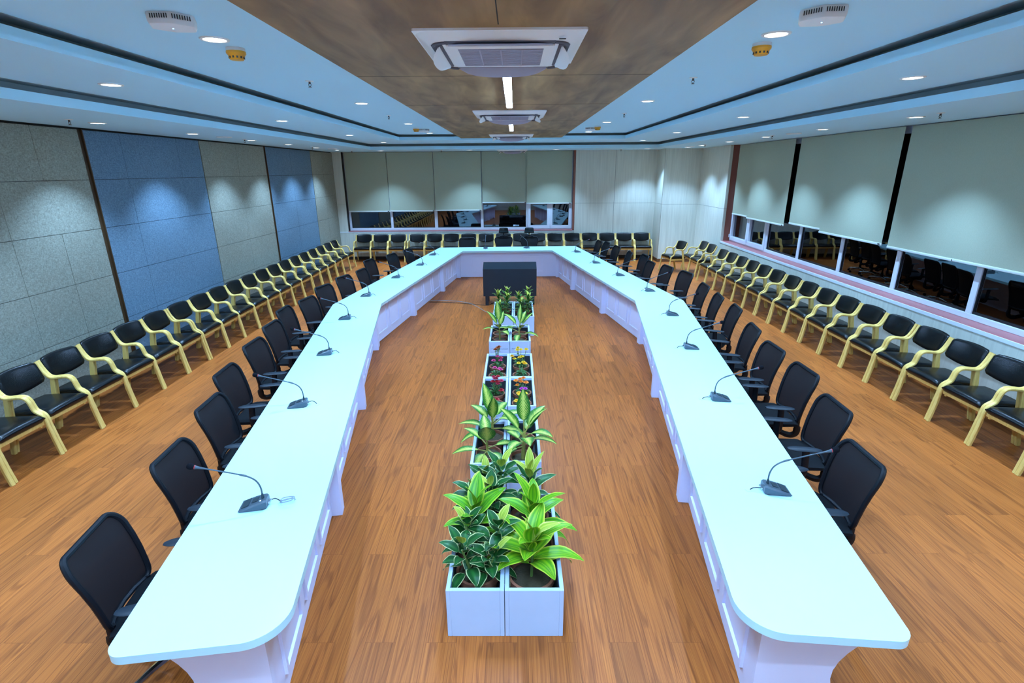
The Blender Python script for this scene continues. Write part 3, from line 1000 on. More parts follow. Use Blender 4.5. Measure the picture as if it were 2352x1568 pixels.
for x, y, lb in ((-4.98, 9.55, 'flat round ceiling speaker by the fabric wall, near one'), (-4.85, 14.75, 'flat round ceiling speaker by the fabric wall, far one'),
                 (4.9, 9.85, 'flat round ceiling speaker by the right window, near one'), (4.82, 15.3, 'flat round ceiling speaker by the right window, far one')):
    t = thing('ceiling_speaker', lb, 'speaker', (x, y, ZL), 0, 'round ceiling speakers')
    MB().lathe([(0.10, 0.001), (0.125, 0.001), (0.125, -0.006), (0.11, -0.012), (0.10, -0.010)], 32).build('rim', M['acwhite'], t)
    MB().lathe([(0.0001, 0.0), (0.103, 0.0), (0.103, -0.009), (0.0001, -0.011)], 32).build('grille', M['ceil'], t)

# ---------------------------------------------------------------- wall armchairs
def make_armchair():
    t = thing('armchair', '', 'chair')
    pts = [(.300, 0), (.272, .14), (.250, .28), (.240, .38), (.222, .438), (.185, .468), (.150, .492), (.133, .535), (.118, .59), (.090, .628), (.045, .642), (-.03, .636), (-.095, .628), (-.145, .642), (-.185, .69), (-.215, .75), (-.243, .822)]
    path = smooth_path(pts, 3)
    th = [0.038 if p.y < .3 else 0.029 for p in path]
    for s in (-1, 1):
        x0, x1 = (0.247, 0.284) if s > 0 else (-0.284, -0.247)
        MB().ribbon(path, x0, x1, th, 0.007).build('arm_frame', M['palewood'], t)
        rl = smooth_path([(-.105, .622), (-.135, .45), (-.165, .25), (-.215, 0)], 4)
        a0, a1 = (0.249, 0.280) if s > 0 else (-0.280, -0.249)
        MB().ribbon(rl, a0, a1, [0.05 + 0.006 * math.sin(PI * i / 12) for i in range(len(rl))], 0.006).build('rear_leg', M['palewood'], t)
    # seat cushion
    rings = []
    n = 16
    for i in range(n + 1):
        u = -1 + 2 * i / n
        x = u * 0.246
        k = max(0.0, 1 - max(0, (abs(u) - 0.86) / 0.14) ** 2) ** 0.5 if abs(u) > 0.86 else 1.0
        k = max(k, 0.35)
        zc, hh = 0.416, 0.043 * k
        crown = 0.010 * (1 - u * u)
        ring_ = []
        prof = [(-.215, -1), (.19, -1), (.245, -.75), (.268, -.2), (.266, .35), (.245, .8), (.205, 1), (.05, 1.02), (-.10, 1.0), (-.20, .95), (-.222, .6), (-.225, -.6)]
        for y, q in prof:
            zz = zc + q * hh + (crown if q > 0.3 else 0) - 0.10 * max(0, 0) + (y + .0) * 0.045
            ring_.append((x, y * (0.97 + 0.03 * k), zz))
        rings.append(ring_)
    MB().loft(rings).build('seat', M['leather'], t, smooth=60)
    r = MB().b2(-0.246, 0.246, 0.212, 0.232, 0.352, 0.390, 0.004)
    r.b2(-0.232, 0.232, -0.165, -0.145, 0.32, 0.372, 0.004)
    r.b2(-0.232, -0.212, -0.15, 0.22, 0.33, 0.378, 0.004)
    r.b2(0.212, 0.232, -0.15, 0.22, 0.33, 0.378, 0.004)
    r.build('seat_rail', M['palewood'], t)
    # backrest cushion, bowed across and leaning back
    rings = []
    for i in range(n + 1):
        u = -1 + 2 * i / n
        x = u * 0.240
        k = (1 - max(0, (abs(u) - 0.88) / 0.12) ** 2) ** 0.5 if abs(u) > 0.88 else 1.0
        k = max(k, 0.45)
        top = 0.842 - 0.012 * u * u - (0.03 * (1 - k))
        bot = 0.575 + 0.040 * u * u + (0.03 * (1 - k))
        bow = -0.035 * (1 - u * u)
        ring_ = []
        zc, hz = (top + bot) / 2, (top - bot) / 2
        for q in range(16):
            a = 2 * PI * q / 16
            ca, sa = math.cos(a), math.sin(a)
            dz = hz * math.copysign(abs(sa) ** 0.35, sa)
            dy = 0.027 * k * math.copysign(abs(ca) ** 0.6, ca)
            z = zc + dz
            ring_.append((x, -0.165 + bow + dy - (z - 0.6) * 0.33, z))
        rings.append(ring_)
    MB().loft(rings).build('backrest', M['leather'], t, smooth=60)
    return t

arm0 = make_armchair()
used = [False]
rnd = random.Random(4)
def armchair(x, y, rz, label, group):
    if not used[0]:
        used[0] = True
        arm0.location = (x, y, 0)
        arm0.rotation_euler = (0, 0, rz)
        arm0['label'] = label
        arm0['group'] = group
        return arm0
    return dup(arm0, (x, y, 0), rz, label, group)

gL = 'black armchairs along the fabric wall'
lb_ = [3.68, 4.255, 4.83, 5.40, 5.965, 6.545, 7.09, 7.69, 8.26, 8.835, 9.405, 9.99, 10.57, 11.15, 11.75, 12.36, 12.97, 13.57, 14.18, 14.79, 15.40, 15.96]
for k, (a, b) in enumerate(zip(lb_[:-1], lb_[1:])):
    y = (a + b) / 2
    armchair(-5.07 - 0.011 * (y - 4.3), y, -PI / 2 + rnd.uniform(-.02, .02), 'black armchair with pale bent wood arms by fabric wall, %s from the viewpoint' % ORD[k], gL)
gR = 'black armchairs along the right window wall'
rb_ = [3.80, 4.37, 4.93, 5.515, 6.07, 6.645, 7.225, 7.80, 8.385, 8.95, 9.53, 10.12, 10.74, 11.28, 11.87, 12.45, 13.04, 13.62]
for k, (a, b) in enumerate(zip(rb_[:-1], rb_[1:])):
    y = (a + b) / 2
    armchair(5.085, y, PI / 2 + rnd.uniform(-.02, .02), 'black armchair with pale bent wood arms under right window, %s from the viewpoint' % ORD[k], gR)
armchair(5.15, 14.32, PI / 2 + .03, 'black armchair before the laminate right wall, second from the corner column', gR)
armchair(5.15, 14.92, PI / 2 + .02, 'black armchair before the laminate right wall, tucked closest to corner column', gR)
armchair(4.55, 14.98, PI / 2 + R(12), 'black armchair set apart at an angle in front of the corner column', gR)
gB = 'black armchairs along the back wall'
for k, x in enumerate((-4.93, -4.375, -3.815, -3.19, -2.635, -2.075, -1.515, -0.945, -0.385, 0.175, 0.735, 1.295, 1.855, 2.42, 2.98, 3.545, 4.105)):
    armchair(x, 17.0 + rnd.uniform(-.015, .015), PI + rnd.uniform(-.02, .02), 'black armchair with pale wood arms against back wall, %s from the left' % ORD[k], gB)

# ---------------------------------------------------------------- office chairs
def make_office(head):
    t = thing('office_chair', '', 'chair')
    lean = 0.25
    z0, z1 = 0.475, 0.930
    hw0, hw1 = 0.215, 0.238
    def P(u, v):
        """u -1..1 across, v 0..1 up the back"""
        hw = hw0 + (hw1 - hw0) * min(1, v * 1.3)
        z = z0 + (z1 - z0) * v
        y = -0.20 - lean * (z - z0) - 0.045 * (1 - u * u) + 0.02 * math.sin(PI * v)
        return Vector((u * hw, y, z))
    if head:
        hw0, hw1, z0 = 0.165, 0.255, 0.56
    # outline of the back frame
    out = []
    rr = 0.26
    for q in range(8):
        a = PI / 2 * q / 7
        out.append((1 - rr + rr * math.cos(a), 1 - rr * 0.8 + rr * 0.8 * math.sin(a)))
    for q in range(8):
        a = PI / 2 + PI / 2 * q / 7
        out.append((-1 + rr + rr * math.cos(a), 1 - rr * 0.8 + rr * 0.8 * math.sin(a)))
    for v in (0.62, 0.42, 0.22):
        out.append((-1, v))
    for q in range(5):
        a = PI + PI / 2 * q / 4
        out.append((-1 + .16 + .16 * math.cos(a), .12 + .12 * math.sin(a)))
    for u in (-.45, 0, .45):
        out.append((u, 0))
    for q in range(5):
        a = 1.5 * PI + PI / 2 * q / 4
        out.append((1 - .16 + .16 * math.cos(a), .12 + .12 * math.sin(a)))
    for v in (0.22, 0.42, 0.62):
        out.append((1, v))
    MB().tube([P(u, v) for u, v in out], 0.0165, 8, closed=True).build('back_frame', M['blkplastic'], t)
    m_ = MB()
    def gp(a, b):
        u, v = -1 + 2 * a, b
        lim = 1.0
        if v > 0.8:
            lim = 1 - rr + rr * math.sqrt(max(0, 1 - ((v - 0.8) / 0.2) ** 2)) if v < 1 else 1 - rr
        if v < 0.12:
            lim = 0.84 + 0.16 * math.sqrt(max(0, 1 - ((0.12 - v) / 0.12) ** 2))
        return P(u * lim * 0.985, 0.01 + v * 0.98)
    m_.grid(gp, 10, 14)
    m_.build('mesh_back', M['meshback'], t)
    # U shaped struts that carry the back and curl under the seat
    for s in (-1, 1):
        p = P(s * 0.86, 0.03)
        pts = [p, (s * 0.182, p.y - 0.004, 0.425), (s * 0.168, -0.232, 0.365), (s * 0.155, -0.222, 0.318), (s * 0.13, -0.175, 0.298), (s * 0.09, -0.09, 0.325), (s * 0.06, 0.0, 0.372)]
        MB().tube(smooth_path(pts, 4), [0.018] * 6 + [0.024] * 12 + [0.022] * 7, 8, flat=1.5).build('back_strut', M['blkplastic'], t)
    # seat
    rings = []
    for i in range(13):
        u = -1 + 2 * i / 12
        k = max(0.4, (1 - abs(u) ** 6))
        yw = 0.245 * (1 - 0.12 * abs(u) ** 4)
        ring_ = []
        for q in range(16):
            a = 2 * PI * q / 16
            ca, sa = math.cos(a), math.sin(a)
            y = 0.02 + yw * math.copysign(abs(ca) ** 0.4, ca)
            z = 0.455 + 0.035 * k * math.copysign(abs(sa) ** 0.6, sa) - 0.02 * max(0, (y - 0.15) / 0.1) ** 2
            ring_.append((u * 0.245, y, z))
        rings.append(ring_)
    MB().loft(rings).build('seat', M['blkfab'], t, smooth=60)
    MB().b2(-0.12, 0.12, -0.10, 0.12, 0.365, 0.42, 0.02).build('mechanism', M['blkplastic'], t)
    for s in (-1, 1):
        a = MB()
        pth = smooth_path([(s * 0.12, 0.0, 0.395), (s * 0.24, 0.0, 0.40), (s * 0.275, 0.0, 0.45), (s * 0.275, 0.005, 0.56), (s * 0.272, 0.01, 0.635)], 4)
        a.tube(pth, 0.02, 8, flat=1.5)
        arm = a.build('armrest', M['blkplastic'], t)
        rings = []
        for i in range(11):
            v = -1 + 2 * i / 10
            k = max(0.15, 1 - abs(v) ** 4) ** 0.5
            w2 = 0.040 * k
            y = 0.02 + v * 0.135
            z = 0.648 + 0.008 * v
            rings.append([(s * 0.265 + w2 * math.cos(2 * PI * q / 10), y, z + 0.013 * k * math.sin(2 * PI * q / 10)) for q in range(10)])
        MB().loft(rings).build('arm_pad', M['armpad'], arm, smooth=60)
    MB().lathe([(0.0001, 0.10), (0.032, 0.10), (0.032, 0.22), (0.02, 0.222), (0.02, 0.37), (0.0001, 0.37)], 14).build('gas_column', M['blkplastic'], t)
    b = MB()
    b.lathe([(0.0001, 0.07), (0.05, 0.07), (0.05, 0.12), (0.0001, 0.13)], 14)
    for k in range(5):
        a = R(90 + 72 * k + 18)
        d = Vector((math.cos(a), math.sin(a), 0))
        b.tube([d * 0.03 + Vector((0, 0, 0.105)), d * 0.17 + Vector((0, 0, 0.098)), d * 0.30 + Vector((0, 0, 0.078))], [0.028, 0.022, 0.015], 8)
    b.build('star_base', M['chrome'], t)
    for k in range(5):
        a = R(90 + 72 * k + 18)
        d = Vector((math.cos(a), math.sin(a), 0)) * 0.29
        cs = MB()
        tang = Vector((-math.sin(a), math.cos(a), 0))
        rot = Vector((0, 0, 1)).rotation_difference(tang).to_matrix()
        for sg in (-1, 1):
            cs.lathe([(0.0001, -0.01), (0.024, -0.01), (0.029, -0.006), (0.029, 0.006), (0.024, 0.01), (0.0001, 0.01)], 14, d + tang * 0.014 * sg + Vector((0, 0, 0.030)), rot)
        cs.lathe([(0.0001, 0), (0.007, 0), (0.007, 0.05), (0.0001, 0.05)], 8, d + Vector((0, 0, 0.032)))
        cs.build('caster', M['blkplastic'], t)
    if head:
        rings = []
        for i in range(11):
            u = -1 + 2 * i / 10
            k = max(0.3, 1 - abs(u) ** 6) ** 0.5
            ring_ = []
            for q in range(14):
                a = 2 * PI * q / 14
                ca, sa = math.cos(a), math.sin(a)
                z = 1.125 + 0.08 * (0.75 + .25 * k) * math.copysign(abs(sa) ** 0.5, sa)
                hw = 0.15 - 0.03 * (z - 1.05) / 0.16
                ring_.append((u * hw, -0.325 + 0.03 * u * u + 0.025 * k * ca, z))
            rings.append(ring_)
        MB().loft(rings).build('headrest', M['leather'], t, smooth=60)
        MB().tube([(0, -0.335, 0.94), (0, -0.345, 1.0), (0, -0.335, 1.06)], 0.02, 8).build('headrest_stem', M['blkplastic'], t)
        MB().tube([(-0.12, -0.30, 0.955), (0, -0.335, 0.975), (0.12, -0.30, 0.955)], 0.022, 8).build('top_yoke', M['blkplastic'], t)
    return t

off0 = make_office(False)
head0 = make_office(True)
oused = {}
def office(proto, tx, ty, ang, label, group, zs=1.0):
    """tx, ty: top of the back; ang: direction the sitter faces (deg, 0 = +X)"""
    f = Vector((math.cos(R(ang)), math.sin(R(ang))))
    ox, oy = tx + 0.325 * f.x, ty + 0.325 * f.y
    rz = R(ang) - PI / 2
    if proto.name not in oused:
        oused[proto.name] = 1
        proto.location = (ox, oy, 0)
        proto.rotation_euler = (0, 0, rz)
        proto['label'] = label
        proto['group'] = group
        proto.scale = (1, 1, zs)
        return proto
    return dup(proto, (ox, oy, 0), rz, label, group, (1, 1, zs))

OL = [(-2.33, 2.34, 9, 1), (-2.455, 3.23, 5, 1), (-2.64, 4.06, 4, 1), (-2.91, 4.82, 4, 1), (-3.05, 5.70, 0, 1), (-3.18, 6.46, 0, 1), (-3.35, 7.24, 0, 1), (-3.25, 7.86, -9, 1),
      (-3.32, 8.78, -15, 1), (-3.24, 9.62, -16, 1), (-3.09, 10.30, -8, 1), (-3.26, 11.5, -12, 1), (-2.95, 12.32, -16, 1), (-2.72, 13.1, -13, 1)]
ORr = [(2.40, 3.17, 2, 1), (2.68, 3.97, 3, 1), (2.83, 4.74, 0, 1.01), (2.88, 5.48, 0, .99), (2.97, 6.2, 8, 1), (3.15, 7.18, 8, 1), (3.17, 7.9, 8, 1), (3.22, 8.68, 3, 1),
       (3.27, 9.82, -12, 1), (3.08, 10.43, -10, 1.01), (2.91, 11.1, -5, .985), (2.97, 11.87, -6, 1.01), (2.76, 12.5, 0, .985), (2.62, 13.40, -9, 1.0), (2.47, 14.03, -8, 1.02), (2.37, 14.68, -8, .975)]
go = 'black mesh office chairs around the table'
for k, (x, y, a, s) in enumerate(OL):
    office(off0, x, y, a, 'black mesh office chair on left side of the table, %s from the viewpoint' % ORD[k], go, s)
for k, (x, y, a, s) in enumerate(ORr):
    office(off0, x, y, 180 - a, 'black mesh office chair on right side of the table, %s from the viewpoint' % ORD[k], go, s)
office(off0, -1.40, 15.45, -88, 'black mesh office chair without headrest at the far head of table', go, .98)
office(head0, -0.335, 15.5, -92, 'black chair with headrest at the far head of table, left one', go)
office(head0, 0.41, 15.5, -86, 'black chair with headrest at the far head of table, right one', go)

# ---------------------------------------------------------------- conference table
TZ = 0.74
tb = thing('conference_table', 'long white U shaped conference table with panelled inner front', 'table', (-0.08, 8.3, 0))
toff = (-0.08, 8.3, 0)
outline = rounded_poly([(-1.86, 1.755, .08), (-1.085, 1.86, .20), (-2.20, 8.28, 0), (-1.42, 14.04, 0), (1.0, 14.08, 0), (1.98, 8.39, 0), (1.06, 1.90, .20), (1.825, 1.835, .08),
                        (2.77, 8.37, 0), (1.71, 14.93, 0), (-2.13, 14.76, 0), (-2.98, 8.24, 0)], 10)
MB().prism(outline, TZ - 0.045, TZ, 0.006).build('tabletop', M['tabletop'], tb, toff, smooth=25)
pan = [Vector(p) for p in ((-1.27, 2.02), (-2.375, 8.28), (-1.585, 14.17), (1.165, 14.21), (2.155, 8.39), (1.245, 2.06))]
def seg_box(mb, a, b, z0, z1, d0, d1, s0=0.0, s1=None):
    """box along a-b (2D), offset d0..d1 to the inner side"""
    t = (b - a)
    ln = t.length
    t = t / ln
    inn = Vector((t.y, -t.x))
    s1 = ln if s1 is None else s1
    mid = a + t * ((s0 + s1) / 2) + inn * ((d0 + d1) / 2)
    mb.box((mid.x, mid.y, (z0 + z1) / 2), (s1 - s0, abs(d1 - d0), z1 - z0), math.atan2(t.y, t.x))
ZT = TZ - 0.045
bays_ = {0: [1.82, 3.93, 6.2], 1: [2.0, 4.25], 2: [1.375], 3: [1.65, 3.9], 4: [2.2, 4.45]}
for i in range(5):
    a, b = pan[i], pan[i + 1]
    mb = MB()
    seg_box(mb, a, b, 0.012, ZT, -0.03, 0.0)
    mb.build('modesty_panel', M['tablebase'], tb, toff, smooth=0)
    ln = (b - a).length
    cuts = [0] + bays_[i] + [ln]
    for s in bays_[i] + ([ln] if i < 4 else []):
        mb = MB()
        seg_box(mb, a, b, 0.0, ZT, -0.02, 0.085, s - 0.055, s + 0.055)
        mb.build('pilaster', M['tablebase'], tb, toff, smooth=0)
    for s0, s1 in zip(cuts[:-1], cuts[1:]):
        if s1 - s0 < 0.3:
            continue
        nf = 1 if i == 2 else max(2, min(3, round((s1 - s0) / 0.62)))
        w0, w1 = s0 + 0.10, s1 - 0.10
        for q in range(nf):
            g0 = w0 + (w1 - w0) * q / nf + 0.06
            g1 = w0 + (w1 - w0) * (q + 1) / nf - 0.06
            if i == 2:
                g0, g1 = (s0 + s1) / 2 - 0.30, (s0 + s1) / 2 + 0.30
            mb = MB()
            za, zb2 = 0.13, 0.615
            seg_box(mb, a, b, za, za + 0.03, 0, 0.018, g0, g1)
            seg_box(mb, a, b, zb2 - 0.03, zb2, 0, 0.018, g0, g1)
            seg_box(mb, a, b, za + 0.03, zb2 - 0.03, 0, 0.018, g0, g0 + 0.03)
            seg_box(mb, a, b, za + 0.03, zb2 - 0.03, 0, 0.018, g1 - 0.03, g1)
            seg_box(mb, a, b, za + 0.05, zb2 - 0.05, 0, 0.007, g0 + 0.05, g1 - 0.05)
            mb.build('panel_moulding', M['tablebase'], tb, toff, smooth=0)
# waisted end legs
for sx, x0, y0, ang in ((-1, -1.25, 1.99, 188), (1, 1.225, 2.04, -7)):
    prof = []
    for q in range(13):
        z = ZT * (1 - q / 12)
        s = 0.56 - 0.20 * math.sin(PI * min(1, (1 - z / ZT) * 1.05)) ** 1.0
        prof.append((s, z))
    prof += [(0.0, 0.0), (0.0, ZT)]
    mb = MB()
    d = Vector((math.cos(R(ang)), math.sin(R(ang)), 0))
    nn = Vector((-d.y, d.x, 0)) * (1 if sx < 0 else 1)
    mb.loft([[Vector((x0, y0, 0)) + d * s + nn * k + Vector((0, 0, z)) for s, z in prof] for k in (-0.02, 0.02)])
    mb.build('end_leg', M['tablebase'], tb, toff, smooth=30)
# hidden cross supports under the wide top
for i, fr in ((0, .33), (0, .66), (1, .3), (1, .7), (3, .3), (3, .7), (4, .33), (4, .66)):
    a, b = pan[i], pan[i + 1]
    t_ = (b - a).normalized()
    inn = Vector((t_.y, -t_.x))
    p = a + (b - a) * fr
    c0 = p - inn * 0.16
    MB().box((c0.x, c0.y, ZT - 0.03), (0.30, 0.04, 0.06), math.atan2(inn.y, inn.x)).build('support_bracket', M['tablebase'], tb, toff, smooth=0)

# ---------------------------------------------------------------- conference microphones
def make_mic():
    t = thing('desk_microphone', '', 'microphone')
    # wedge base: front (low) edge toward +Y, cables at the back
    secs = []
    for y, h, w_ in ((0.085, 0.008, 0.060), (0.05, 0.022, 0.062), (0.0, 0.040, 0.061), (-0.05, 0.054, 0.057), (-0.075, 0.060, 0.050), (-0.085, 0.058, 0.042)):
        secs.append([(-w_, y, 0.006), (w_, y, 0.006), (w_, y, max(0.009, h - 0.010)), (w_ - 0.010, y, h), (-w_ + 0.010, y, h), (-w_, y, max(0.009, h - 0.010))])
    MB().loft(secs).build('base', M['micgrey'], t, smooth=35)
    MB().loft([[(-w_, y, z) for w_, y in ((0.056, 0.08), (0.056, -0.06), (0.046, -0.08), (-0.046, -0.08), (-0.056, -0.06), (-0.056, 0.08))] for z in (0.0, 0.008)]).build('foot_plate', M['micdark'], t, smooth=0)
    MB().box((0.0, 0.045, 0.0285), (0.085, 0.05, 0.003), rx=R(-20)).build('button_panel', M['micdark'], t, smooth=0)
    MB().box((0.0, -0.012, 0.0465), (0.05, 0.04, 0.003), rx=R(-17)).build('speaker_grille', M['micdark'], t, smooth=0)
    MB().box((-0.032, -0.05, 0.056), (0.012, 0.008, 0.003)).build('indicator', M['acwhite'], t, smooth=0)
    MB().lathe([(0.0001, 0.05), (0.010, 0.05), (0.0085, 0.075), (0.0055, 0.09), (0.0001, 0.09)], 12, (0, -0.058, 0)).build('stem_socket', M['micdark'], t)
    pts = smooth_path([(0, -0.058, 0.085), (0, -0.055, 0.135), (0, -0.035, 0.185), (0, 0.01, 0.222), (0, 0.08, 0.250), (0, 0.19, 0.287), (0, 0.30, 0.322)], 5)
    rad = [0.0052 if i < 17 else 0.0044 for i in range(len(pts))]
    for i in (16, 17, 18):
        rad[i] = 0.0068
    for i, r_ in zip(range(len(pts) - 4, len(pts)), (0.005, 0.0065, 0.009, 0.012)):
        rad[i] = r_
    gs = MB().tube(pts, rad, 10).build('gooseneck', M['micgrey'], t)
    d = (pts[-1] - pts[-3]).normalized()
    rot = Vector((0, 0, 1)).rotation_difference(d).to_matrix()
    MB().lathe([(0.0001, 0), (0.0125, 0), (0.0125, 0.006), (0.0001, 0.006)], 14, pts[-1], rot).build('light_ring', M['redring'], gs)
    MB().lathe([(0.0001, 0.004), (0.012, 0.004), (0.0175, 0.012), (0.0205, 0.024), (0.019, 0.037), (0.012, 0.046), (0.0001, 0.049)], 18, pts[-1], rot).build('foam_windscreen', M['foam'], gs)
    for x in (-0.015, 0.015):
        MB().tube([(x, -0.083, 0.026), (x, -0.105, 0.026)], 0.008, 10).build('plug', M['chrome'], t)
    MB().tube(smooth_path([(0.015, -0.10, 0.026), (0.018, -0.125, 0.030), (0.010, -0.150, 0.02), (0.004, -0.165, 0.004)], 4), 0.0035, 8).build('cable', M['cable'], t)
    MB().lathe([(0.0001, 0.0), (0.028, 0.0), (0.028, 0.0025), (0.0001, 0.003)], 24, (0.0, -0.17, 0)).build('grommet', M['tabletop'], t)
    return t

mic0 = make_mic()
mused = [0]
def mic(x, y, ang, label, sc=1.0):
    rz = R(ang) - PI / 2
    if not mused[0]:
        mused[0] = 1
        mic0.location = (x, y, TZ)
        mic0.rotation_euler = (0, 0, rz)
        mic0['label'] = label
        mic0['group'] = 'gooseneck microphones on the table'
        return
    dup(mic0, (x, y, TZ), rz, label, 'gooseneck microphones on the table')
ML = [(-1.70, 2.87, 190), (-2.02, 4.39, 190), (-2.27, 5.82, 189), (-2.51, 7.36, 189), (-2.60, 8.83, 186), (-2.43, 10.44, 180), (-2.19, 11.9, 175), (-2.13, 13.4, 176)]
MR = [(1.74, 3.02, -6), (1.92, 4.49, -5), (2.12, 5.97, -4), (2.33, 7.48, -5), (2.39, 9.09, 6), (2.14, 10.53, 8), (1.88, 12.04, 10), (1.64, 13.74, 6)]
for k, (x, y, a) in enumerate(ML):
    mic(x, y, a, 'grey gooseneck microphone on left arm of white table, %s from the viewpoint' % ORD[k])
for k, (x, y, a) in enumerate(MR):
    mic(x, y, a, 'grey gooseneck microphone on right arm of white table, %s from the viewpoint' % ORD[k])
mic(-0.82, 14.52, 91, 'grey gooseneck microphone at the far head of table, left one')
mic(0.31, 14.55, 122, 'grey gooseneck microphone at the far head of table, right one')
# a loop of spare cable beside the nearest left microphone
lp = []
for q in range(49):
    a = 2 * PI * q / 24
    lp.append((-1.495 + (0.045 + 0.004 * math.sin(q)) * math.cos(a), 2.90 + 0.032 * math.sin(a), TZ + 0.006 + 0.02 * (0.5 + 0.5 * math.cos(a + 0.6)) + 0.0006 * q))
tag(MB().tube(lp, 0.0035, 6).build('cable_loop', M['greycable']), 'coiled grey cable behind the nearest left microphone', 'cable')

# ---------------------------------------------------------------- planter boxes and plants
PZ = 0.36
def planter(x0, x1, y0, y1, label, grooves):
    t = thing('planter_box', label, 'planter', ((x0 + x1) / 2, (y0 + y1) / 2, 0), 0, 'white planter boxes down the middle')
    hx, hy = (x1 - x0) / 2 - 0.002, (y1 - y0) / 2 - 0.002
    th = 0.026
    mb = MB()
    mb.b2(-hx, -hx + th, -hy, hy, 0, PZ, 0.003)
    mb.b2(hx - th, hx, -hy, hy, 0, PZ, 0.003)
    if grooves:
        for z0, z1 in ((0, 0.075), (0.081, 0.155), (0.161, 0.235), (0.241, PZ)):
            mb.b2(-hx + th, hx - th, -hy, -hy + th, z0, z1, 0.004)
            mb.b2(-hx + th, hx - th, hy - th, hy, z0, z1, 0.004)
    else:
        mb.b2(-hx + th, hx - th, -hy, -hy + th, 0, PZ, 0.003)
        mb.b2(-hx + th, hx - th, hy - th, hy, 0, PZ, 0.003)
    mb.build('box', M['planter'], t, smooth=0)
    zf = 0.10 if grooves else 0.05
    ln_ = MB().b2(-hx + th, hx - th, -hy + th, hy - th, 0.02, zf)
    ax, ay = hx - th, hy - th
    for q in ((-ax, -ax + .004, -ay, ay), (ax - .004, ax, -ay, ay), (-ax, ax, -ay, -ay + .004), (-ax, ax, ay - .004, ay)):
        ln_.b2(*q, zf, PZ - 0.03)
    ln_.build('lining', M['pebble'], t, smooth=0)
    return t

PLS = []
for (x0, x1, y0, y1, g_, lb) in [
    (-0.440, -0.077, 2.545, 3.56, 0, 'large white planter nearest the viewpoint, left of the pair'), (-0.077, 0.290, 2.545, 3.56, 0, 'large white planter nearest the viewpoint, right of the pair'),
    (-0.408, -0.092, 3.99, 4.83, 1, 'white grooved planter of dumb canes behind the nearest pair, left one'), (-0.090, 0.224, 4.02, 4.85, 1, 'white grooved planter of dumb canes behind the nearest pair, right one'),
    (-0.405, -0.091, 5.16, 5.99, 1, 'white planter holding dark red flowers'), (-0.089, 0.222, 5.165, 6.00, 1, 'white planter holding orange, magenta and yellow flowers'),
    (-0.405, -0.091, 6.0, 6.88, 1, 'white planter holding pink flowers'), (-0.089, 0.226, 6.01, 6.885, 1, 'white planter holding only yellow flowers'),
    (-0.405, -0.091, 7.42, 8.27, 1, 'white grooved planter of dumb canes toward the far end, left one'), (-0.089, 0.228, 7.43, 8.27, 1, 'white grooved planter of dumb canes toward the far end, right one'),
    (-0.405, -0.040, 8.83, 9.92, 0, 'large white planter farthest away, left of the pair'), (-0.038, 0.332, 8.82, 9.915, 0, 'large white planter farthest away, right of the pair')]:
    planter(x0, x1, y0, y1, lb, g_)

def leaf(mb, o, az, elev, L, Wd, droop=0.8, fold=0.25, petiole=0.0, wave=0.0, ph=0.0):
    """blade with UVs: grows from o, curving down"""
    o = Vector(o)
    d = Vector((math.cos(az), math.sin(az), 0))
    s = Vector((-d.y, d.x, 0))
    spine = [o]
    e = elev
    n = 10
    if petiole:
        p = o + (d * math.cos(e) + Vector((0, 0, math.sin(e)))) * petiole
        spine = [p]
    e_list = []
    for k in range(n):
        spine.append(spine[-1] + (d * math.cos(e) + Vector((0, 0, math.sin(e)))) * (L / n))
        e_list.append(e)
        e -= droop / n
    e_list.append(e)
    def fn(a, v):
        k = min(n, int(round(v * n)))
        u = -1 + 2 * a
        w_ = Wd * (math.sin(PI * min(1, v ** 0.75)) ** 0.85 * 0.98 + 0.02 * (1 - v)) * 0.5
        ee = e_list[k]
        nrm = Vector((0, 0, 1)) * math.cos(ee) - d * math.sin(ee)
        return spine[k] + s * (u * w_) + nrm * (abs(u) * w_ * fold + wave * w_ * math.sin(v * 14 + ph) * abs(u))
    mb.grid(fn, 6, n, uv=True)
    if petiole:
        return (o, spine[0])
    return None

def pot(t, r, h, z0):
    MB().lathe([(0.0001, z0), (r * 0.68, z0), (r * 0.93, z0 + h * 0.82), (r * 1.0, z0 + h * 0.82), (r * 1.02, z0 + h), (r * 0.90, z0 + h), (r * 0.88, z0 + h * 0.85), (0.0001, z0 + h * 0.84)], 28).build('pot', M['clay'], t)
    MB().lathe([(0.0001, z0 + h * 0.80), (r * 0.885, z0 + h * 0.80), (r * 0.885, z0 + h * 0.86), (r * 0.5, z0 + h * 0.90), (0.0001, z0 + h * 0.88)], 24).build('soil', M['soil'], t, smooth=60)
    return z0 + h * 0.88

def new_plant(name, label, cat, x, y, group, z=0.05):
    return thing(name, label, cat, (x, y, z), 0, group)

